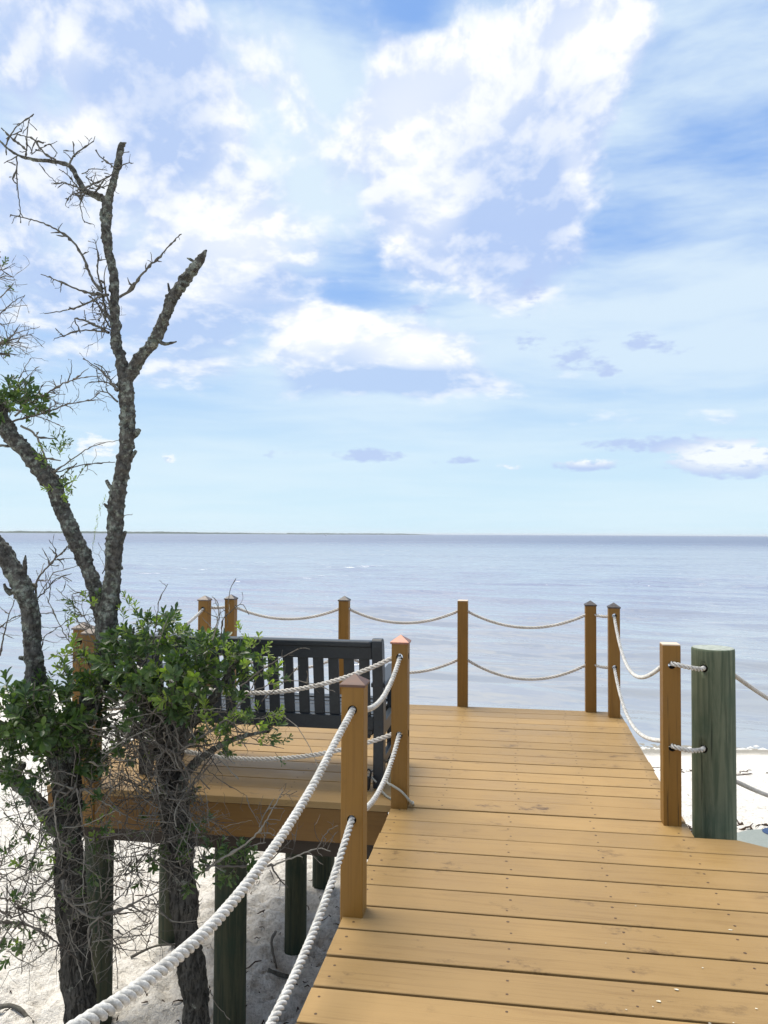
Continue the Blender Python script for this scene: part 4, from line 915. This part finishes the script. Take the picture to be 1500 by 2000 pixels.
for pts, r0, r1, sh in [
    ([(233, 580), (253, 567), (280, 533), (313, 500), (337, 473), (354, 456)], 3.0, .9, 9),
    ([(200, 570), (177, 540), (163, 503), (140, 470), (110, 448), (67, 430), (20, 420)], 3.2, 1.0, 12),
    ([(213, 577), (167, 570), (133, 557), (110, 547), (80, 535)], 2.8, .9, 9), ([(200, 577), (160, 597), (123, 607), (87, 613)], 2.2, .9, 6),
    ([(213, 650), (183, 633), (167, 627), (147, 623), (157, 650)], 3.4, .9, 6), ([(207, 648), (160, 645), (108, 661)], 2.0, .9, 5), ([(200, 567), (190, 533), (192, 500), (185, 468)], 2.2, .8, 9),
    ([(213, 620), (190, 593), (173, 577)], 3, 1, 4), ([(230, 765), (213, 740), (193, 720), (163, 700)], 2.6, .8, 10), ([(230, 785), (213, 770), (197, 763)], 2.4, .9, 5), ([(222, 752), (200, 745), (173, 748)], 1.6, .8, 4),
    ([(218, 600), (206, 570), (203, 540), (210, 515)], 1.8, .8, 5), ([(215, 640), (200, 610), (185, 580), (178, 560)], 2, .8, 5), ([(218, 630), (204, 600), (200, 575)], 3, 1.2, 4),
    ([(2, 250), (20, 267), (53, 293)], 1.4, 1.8, 3), ([(67, 222), (33, 247), (17, 270), (10, 287)], 1.0, 1.6, 5), ([(57, 230), (53, 260), (52, 287), (50, 307)], .9, 1.6, 6), ([(35, 263), (67, 273), (87, 300), (110, 312)], 1.0, 2.0, 6),
    ([(73, 268), (60, 300)], .8, 1.2, 1), ([(7, 318), (33, 306)], .8, 1.4, 2), ([(33, 306), (33, 350), (38, 395), (40, 434)], 1.6, .8, 8), ([(137, 325), (140, 310), (157, 293), (183, 275)], 2.4, .9, 8), ([(143, 276), (144, 300), (146, 305)], .9, 1.2, 2),
    ([(187, 293), (200, 310), (220, 325), (229, 330)], 1.2, 1.8, 6), ([(230, 330), (246, 320), (256, 319)], 1.6, .8, 4), ([(240, 300), (252, 296)], 1.0, .6, 0), ([(165, 375), (157, 400), (165, 433)], 1.6, .8, 4), ([(77, 320), (92, 340), (110, 357)], .9, .8, 1), ([(213, 345), (187, 357), (167, 367), (150, 372)], 1.4, 1.4, 8), ([(226, 336), (205, 350), (190, 370), (180, 380)], 1.2, 1.8, 8),
    ([(60, 300), (80, 290), (98, 283), (112, 300)], 1, 1, 3), ([(33, 330), (25, 350), (34, 360)], 1.4, 1.0, 4), ([(150, 365), (125, 358), (100, 358)], 2.0, .8, 6), ([(158, 372), (135, 345), (115, 330)], 1.8, .8, 6), ([(170, 376), (140, 380), (128, 400)], 1.8, .8, 5), ([(160, 340), (180, 330), (210, 333)], 1.2, .8, 3)]:
    tw.px([(x, y, random.uniform(-.03, .03)) for x, y in pts], YA - .03, r0, r1, shoots=int(sh * .8), sl=(.012, .065), knobs=1.0)
tw.tangle(165, 362, 38, 24, YA, .07, 9, (.05, .14), 1.3, .7, 2); tw.tangle(204, 590, 14, 40, YA, .05, 8, (.04, .12), 1.4, .7, 2); tw.tangle(206, 635, 14, 14, YA, .05, 4, (.04, .10), 1.4, .7, 1); tw.tangle(205, 735, 24, 20, YA, .05, 5, (.04, .12), 1.1, .6, 2)
tw.done(TA, 'twig_dark', 'dead_twigs')
tw = Twigs(37)
YC = YA + .02
for pts, r0, r1, sh in [
    ([(29, 812), (60, 788), (95, 766), (132, 746), (163, 737), (196, 735)], 2.4, .8, 16), ([(20, 825), (88, 806), (132, 790), (176, 781), (196, 764)], 2.4, .8, 18), ([(33, 801), (66, 812), (95, 821), (124, 834)], 1.6, .7, 7), ([(25, 770), (40, 735), (59, 700)], 1.4, .6, 4), ([(27, 770), (50, 740), (76, 715)], 1.2, .6, 4),
    ([(40, 832), (70, 849), (80, 872), (90, 900), (96, 925)], 2.6, 2.0, 6), ([(105, 922), (140, 898), (180, 872), (232, 860)], 1.6, .7, 4), ([(105, 924), (160, 908), (225, 903)], 1.4, .8, 4), ([(150, 905), (120, 930), (115, 940)], 1.2, .8, 2), ([(176, 781), (208, 786)], .9, .6, 1),
    ([(-10, 690), (20, 660), (40, 634)], 1.4, .6, 5), ([(-10, 680), (30, 652), (78, 638)], 1.6, .6, 7), ([(-10, 672), (30, 662), (66, 651)], 1.5, .6, 6), ([(-10, 668), (30, 676), (56, 694)], 1.4, .6, 5), ([(-10, 672), (25, 668), (56, 672)], 1.6, .6, 4), ([(-10, 690), (20, 690), (38, 694)], 1.2, .6, 3),
    ([(-10, 625), (20, 594), (50, 575)], 1.4, .7, 5), ([(-10, 608), (25, 600), (54, 596)], 1.1, .6, 3), ([(-10, 590), (10, 572), (27, 553)], 1.4, .8, 4), ([(-10, 545), (10, 540), (25, 542)], 1.6, .8, 6), ([(-8, 520), (4, 528), (25, 541)], 1.3, .8, 4), ([(-12, 500), (2, 502)], 2, 1.2, 3), ([(-12, 632), (12, 633), (27, 629)], 1, .6, 1),
    ([(70, 1170), (73, 1133), (97, 1103), (130, 1070), (136, 1058)], 2.6, .9, 12), ([(72, 1170), (92, 1150), (110, 1130), (140, 1121)], 1.8, .7, 7), ([(200, 1120), (204, 1080)], 1.2, .8, 2), ([(232, 1010), (246, 1006), (259, 1004)], .9, .6, 0), ([(205, 1330), (160, 1280), (130, 1245), (90, 1165)], 1.6, .8, 8), ([(210, 1320), (180, 1250), (150, 1210), (140, 1160)], 1.4, .7, 8), ([(195, 1260), (160, 1200), (110, 1150)], 1.3, .7, 6),
    ([(70, 1330), (85, 1250), (100, 1235), (135, 1210)], 1.3, .7, 6), ([(0, 1280), (10, 1230), (18, 1200), (32, 1165)], 2.0, .8, 7), ([(-5, 1230), (20, 1210), (45, 1200)], 1.2, .7, 4), ([(74, 1300), (80, 1220), (76, 1190)], 1.2, .6, 4)]:
    tw.px([(x, y, random.uniform(-.04, .04)) for x, y in pts], YC, r0, r1, shoots=sh, sl=(.03, .12), knobs=.7)
tw.tangle(60, 785, 70, 30, YC, .10, 13, (.08, .22), .9, .5, 3); tw.star(10, 668, YC, 8, .20, 1.1, .6, (1, .5, .35), 0, 2); tw.tangle(130, 1160, 50, 60, YC, .08, 7, (.08, .2), 1, .5, 2); tw.tangle(175, 1250, 60, 50, YC, .1, 13, (.08, .24), 1.1, .6, 3)
# tangle hanging under the left shrub
tw.star(150, 1540, YA - .22, 9, .40, 1.8, .7, (1, .6, 1), 0, 4, .1); tw.star(30, 1790, YA - .25, 14, .48, 1.6, .6, (1, .6, .7), .1, 4); tw.star(120, 1700, YA - .25, 10, .40, 1.5, .6, (1, .6, 1), 0, 4); tw.star(-10, 1700, YA - .2, 8, .45, 1.4, .6, (1, .6, 1), 0, 4); tw.star(200, 1780, YA - .3, 7, .36, 1.5, .6, (1, .6, .8), 0, 4); tw.star(90, 1600, YA - .2, 7, .36, 1.4, .6)
tw.tangle(130, 1640, 170, 130, YA - .20, .20, 38, (.12, .42), 1.3, .6, 3); tw.tangle(60, 1780, 120, 110, YA - .22, .2, 29, (.12, .40), 1.3, .6, 3); tw.tangle(230, 1740, 90, 110, YA - .1, .25, 21, (.12, .36), 1.2, .6, 3); tw.tangle(80, 1400, 110, 70, YA - .15, .2, 14, (.1, .3), 1.2, .6, 3)
for pts, r0, r1, sh in [([(122, 1720), (126, 1750), (150, 1775), (180, 1792), (200, 1790)], 3.4, 2.0, 8), ([(200, 1785), (240, 1775), (285, 1752), (330, 1735)], 2.8, 1.0, 8), ([(0, 1800), (60, 1808), (110, 1840), (160, 1880)], 3.0, 1.0, 10), ([(195, 1790), (174, 1812), (176, 1850), (185, 1890), (190, 1920)], 2.0, .9, 4), ([(100, 1850), (60, 1880), (20, 1895)], 1.6, .8, 5), ([(180, 1840), (230, 1832), (300, 1825)], 1.4, .8, 5), ([(205, 1850), (260, 1835), (300, 1800)], 1.2, .7, 5), ([(60, 1650), (40, 1600), (20, 1540)], 1.4, .7, 8), ([(150, 1535), (100, 1570), (0, 1600)], 1.5, .7, 8), ([(150, 1540), (160, 1600), (167, 1640)], 1.6, .7, 4)]:
    tw.px([(x, y, random.uniform(-.08, .02)) for x, y in pts], YA - .28, r0, r1, shoots=sh, sl=(.04, .16), knobs=.5)
tw.done(TA, 'twig', 'grey_twigs')
fo = Foliage(41)
fo.cluster(50, 1415, 110, 45, 26, YA - .3, .12, 'dark', (), .2, (1.0, 1.45)); fo.cluster(75, 1400, 110, 62, 62, YA - .16, .26, 'dark', (('young', .08), ('thin', .12)), .2); fo.cluster(20, 1420, 60, 70, 34, YA - .22, .2, 'dark', (), .2, (.9, 1.35)); fo.cluster(140, 1385, 60, 50, 40, YA - .1, .22, 'dark', (('thin', .2),), .2); fo.cluster(120, 1480, 70, 60, 45, YA - .08, .2, 'dark', (), .2); fo.cluster(40, 1480, 50, 40, 20, YA - .2, .15, 'dark', (), .2)
fo.cluster(150, 1315, 70, 20, 22, YA + .0, .16, 'young', (('dark', .45), ('thin', .2)), .2, (.7, 1.1)); fo.cluster(150, 1275, 24, 14, 7, YA - .05, .1, 'young', (), .2, (.8, 1.1)); fo.cluster(180, 1185, 26, 34, 12, YA + .02, .08, 'oak', (('young', .4),), .3, (.6, .9))
fo.cluster(22, 785, 40, 22, 30, YA - .02, .14, 'dark', (('young', .12),), .2, (.7, 1.05)); fo.cluster(65, 800, 26, 16, 9, YA, .08, 'dark', (), .3, (.7, .95)); fo.cluster(0, 730, 14, 50, 12, YA, .08, 'oak', (), .3, (.7, 1.0)); fo.cluster(2, 540, 12, 30, 4, YA, .06, 'oak', (), .3, (.5, .8))
fo.cluster(106, 892, 18, 22, 8, YA, .05, 'oak', (('young', .5),), .3, (.6, .85)); fo.cluster(124, 885, 10, 14, 4, YA, .04, 'oak', (), .3, (.5, .8)); fo.cluster(144, 932, 18, 14, 5, YA, .04, 'thin', (), .3, (.7, .9)); fo.cluster(122, 952, 12, 14, 6, YA - .03, .05, 'young', (('dark', .5),), .3, (.6, .8))
for x, y in ((180, 1072), (184, 1050), (190, 1030), (196, 1008), (199, 990)): fo.at(ony(x, y, YA - .03), (.15, 0, 1), 'shoot', .45)
for x, y in ((130, 1230), (240, 1200), (252, 1188), (262, 1200), (240, 1215), (272, 1215), (250, 1180)): fo.at(ony(x, y, YA - .02 + random.uniform(-.05, .05)), (random.uniform(-.5, .5), -.2, 1), 'young', random.uniform(.7, .95))
fo.cluster(130, 1640, 150, 120, 26, YA - .25, .2, 'thin', (('dark', .5), ('young', .1)), .2, (.5, .85)); fo.cluster(60, 1760, 110, 90, 26, YA - .25, .2, 'thin', (('dark', .4),), .2, (.5, .8)); fo.cluster(90, 1660, 26, 24, 7, YA - .28, .06, 'young', (('dark', .5),), .3, (.6, .8)); fo.cluster(30, 1850, 30, 24, 6, YA - .28, .06, 'dark', (('young', .3),), .3, (.6, .8)); fo.cluster(110, 1480, 110, 80, 22, YA - .1, .2, 'thin', (), .2, (.6, .9)); fo.cluster(60, 1580, 60, 50, 10, YA - .2, .1, 'oak', (), .2, (.5, .8))
fo.done(TA)
# ---- right tree
limb(TB, 'trunk', [(398, 2290, 40), (392, 2180, 33), (383, 2000, 27), (374, 1900, 26), (362, 1790, 26), (353, 1700, 28), (345, 1620, 28), (338, 1540, 25), (330, 1480, 23), (318, 1410, 21), (306, 1360, 18, .02), (296, 1310, 12, .04)], YB, 'bark_low', 22, .010, 52, 1.0)
limb(TB, 'limb', [(328, 1490, 15), (350, 1440, 12), (385, 1400, 10, -.03), (420, 1360, 8, -.05), (450, 1310, 6, -.05), (470, 1280, 4)], YB, 'bark', 12, .010, 55)
limb(TB, 'limb', [(320, 1430, 12), (285, 1380, 10), (262, 1320, 8), (255, 1270, 5), (262, 1225, 2)], YB + .03, 'bark', 12, .010, 57)
limb(TB, 'limb', [(338, 1560, 11), (372, 1500, 8, -.08), (420, 1462, 6, -.14), (470, 1440, 4, -.18), (520, 1428, 2.4, -.2)], YB, 'bark', 10, .010, 59)
tw = Twigs(61); YD = YB - .16
tw.star(350, 1470, YD, 18, .36, 2.0, .7, (1, .5, 1), 0, 4); tw.star(322, 1545, YD, 18, .34, 1.7, .7, (1, .5, 1), -.1, 4, .1); tw.star(270, 1420, YD, 13, .32, 1.5, .6, (1, .5, .8), .1, 4); tw.star(330, 1390, YD - .02, 7, .34, 1.6, .6, (1, .5, .8), .1, 3); tw.star(450, 1400, YD, 5, .30, 1.2, .6, (1, .5, .6), 0, 3)
tw.tangle(320, 1490, 90, 90, YD, .14, 53, (.10, .34), 1.3, .6, 3); tw.tangle(230, 1400, 70, 60, YD, .16, 39, (.10, .3), 1.3, .6, 3); tw.tangle(320, 1620, 80, 80, YD, .14, 34, (.12, .36), 1.2, .6, 3); tw.tangle(240, 1520, 80, 60, YD, .16, 37, (.1, .3), 1.3, .6, 3); tw.tangle(440, 1450, 80, 50, YD, .12, 13, (.1, .34), 1.1, .5, 2); tw.tangle(370, 1600, 50, 90, YD, .1, 23, (.1, .3), 1.1, .5, 3); tw.tangle(290, 1690, 60, 70, YD, .14, 17, (.1, .3), 1.1, .5, 2)
for pts, r0, r1, sh in [([(350, 1468), (345, 1430), (330, 1390), (325, 1370)], 3.0, 1.6, 4), ([(352, 1466), (400, 1435), (440, 1405), (480, 1362), (500, 1330)], 2.4, .8, 6), ([(352, 1462), (420, 1452), (470, 1435)], 2.2, 1.0, 6), ([(350, 1478), (372, 1520), (366, 1550)], 2.0, 1.2, 2), ([(340, 1470), (300, 1450), (200, 1430)], 1.8, .8, 6), ([(200, 1405), (260, 1380), (330, 1360), (380, 1355)], 2.4, .9, 6), ([(330, 1370), (355, 1400), (380, 1440), (405, 1470)], 1.4, .8, 3), ([(322, 1545), (370, 1548), (380, 1552)], 1.4, 1.0, 1),
    ([(240, 1360), (270, 1310), (290, 1280), (300, 1250), (307, 1200), (312, 1170), (328, 1140)], 1.6, .7, 5), ([(300, 1290), (315, 1240), (330, 1200)], 1.2, .7, 4), ([(445, 1180), (460, 1130)], .8, .7, 0), ([(415, 1250), (424, 1215), (426, 1180), (415, 1165)], 1.6, .8, 6), ([(430, 1250), (436, 1210), (450, 1196), (470, 1180), (487, 1200)], 1.2, .7, 5), ([(470, 1340), (510, 1310), (540, 1290), (582, 1268)], 1.5, .9, 3), ([(510, 1370), (545, 1340), (585, 1300)], 1.0, .7, 1), ([(490, 1350), (560, 1330), (610, 1335), (655, 1352)], 1.1, .7, 2), ([(530, 1390), (570, 1410), (600, 1450), (630, 1520)], .9, .6, 2), ([(400, 1500), (440, 1530), (480, 1553)], 1.0, .6, 1), ([(480, 1553), (490, 1580), (510, 1615)], .9, .7, 2),
    ([(430, 1678), (470, 1655), (505, 1625), (530, 1585), (552, 1545)], 2.6, .9, 9), ([(505, 1615), (520, 1585), (535, 1560)], 1.3, .7, 3), ([(400, 1700), (430, 1680), (470, 1658), (520, 1645)], 2.4, 1.0, 7), ([(480, 1650), (450, 1630), (420, 1610)], 1.2, .7, 3), ([(535, 1690), (580, 1672), (620, 1658), (645, 1662)], 2.0, .9, 6), ([(620, 1658), (635, 1630), (660, 1612)], 1.4, .7, 4), ([(565, 1678), (575, 1650), (570, 1630)], 1.2, .7, 3), ([(400, 1690), (470, 1692), (535, 1690)], 2.0, 2.0, 2),
    ([(300, 1680), (340, 1710), (365, 1740)], 1.6, .8, 3), ([(310, 1780), (340, 1800), (385, 1798)], 1.4, .8, 2), ([(305, 1830), (340, 1850)], 1.2, .8, 3), ([(348, 1530), (330, 1600), (300, 1680)], 1.4, .8, 4), ([(410, 1935), (425, 1965), (448, 1990)], .9, .6, 0), ([(388, 1740), (390, 1790)], 1, .6, 0)]:
    tw.px([(x, y, random.uniform(-.05, .03)) for x, y in pts], YD - .03, r0, r1, shoots=sh, sl=(.03, .13), knobs=.6)
tw.done(TB, 'twig', 'grey_twigs')
fo = Foliage(71)
fo.cluster(230, 1370, 90, 50, 26, YA - .12, .18, 'dark', (('thin', .2), ('young', .12)), .2, (.7, 1.1)); fo.cluster(315, 1285, 115, 50, 80, YB - .06, .26, 'dark', (('young', .07),), .2); fo.cluster(405, 1300, 62, 40, 40, YB - .08, .22, 'dark', (('young', .18),), .2); fo.cluster(300, 1245, 90, 26, 22, YB - .1, .18, 'young', (('dark', .5),), .2, (.7, 1.0)); fo.cluster(360, 1350, 100, 40, 44, YB - .05, .24, 'dark', (), .2); fo.cluster(230, 1310, 60, 45, 40, YB, .2, 'dark', (('young', .12), ('thin', .1)), .2); fo.cluster(280, 1385, 80, 40, 30, YB - .02, .2, 'dark', (('thin', .12),), .2); fo.cluster(480, 1295, 40, 28, 10, YB - .1, .12, 'dark', (('young', .4),), .2, (.7, .95)); fo.cluster(420, 1385, 60, 26, 12, YB - .02, .16, 'dark', (), .2)
fo.cluster(505, 1268, 26, 14, 9, YB - .12, .08, 'young', (), .2, (.6, .85)); fo.cluster(470, 1245, 12, 26, 6, YB - .1, .06, 'young', (), .2, (.6, .8)); fo.cluster(520, 1318, 26, 14, 8, YB - .12, .07, 'dark', (('young', .2),), .2, (.7, .9)); fo.cluster(265, 1345, 30, 22, 9, YB - .2, .07, 'young', (), .3, (.7, .95)); fo.cluster(320, 1230, 60, 22, 22, YB - .04, .14, 'young', (('dark', .65),), .2, (.7, 1.0)); fo.cluster(345, 1345, 46, 22, 11, YB - .24, .07, 'dark', (('young', .2),), .3, (.9, 1.25))
fo.cluster(410, 1405, 34, 18, 11, YB - .2, .08, 'young', (), .2, (.7, 1.0)); fo.cluster(500, 1400, 40, 14, 11, YB - .2, .08, 'young', (('oak', .3),), .2, (.65, .9)); fo.cluster(490, 1432, 60, 16, 16, YB - .18, .08, 'dark', (('young', .15),), .2, (.6, .85)); fo.cluster(430, 1455, 40, 24, 9, YB - .18, .08, 'dark', (('young', .35),), .2, (.6, .9)); fo.cluster(540, 1445, 8, 26, 4, YB - .2, .04, 'oak', (), .3, (.5, .7))
fo.cluster(412, 1688, 24, 28, 8, YB - .16, .06, 'dark', (), .3, (.7, 1.0)); fo.cluster(470, 1690, 30, 16, 10, YB - .18, .06, 'dark', (), .3, (.7, 1.0)); fo.cluster(370, 1690, 20, 40, 6, YB - .12, .05, 'dark', (('young', .3),), .3, (.7, 1.0)); fo.cluster(280, 1680, 50, 40, 9, YB - .1, .12, 'thin', (('dark', .4),), .3, (.6, .9)); fo.cluster(240, 1470, 70, 60, 24, YB - .1, .16, 'dark', (('thin', .4), ('young', .2)), .2, (.6, 1.0)); fo.cluster(340, 1600, 60, 90, 18, YB - .14, .1, 'dark', (('thin', .5),), .2, (.6, .9)); fo.cluster(185, 1640, 26, 26, 6, YB - .1, .08, 'young', (('dark', .5),), .3, (.6, .8))
fo.done(TB)
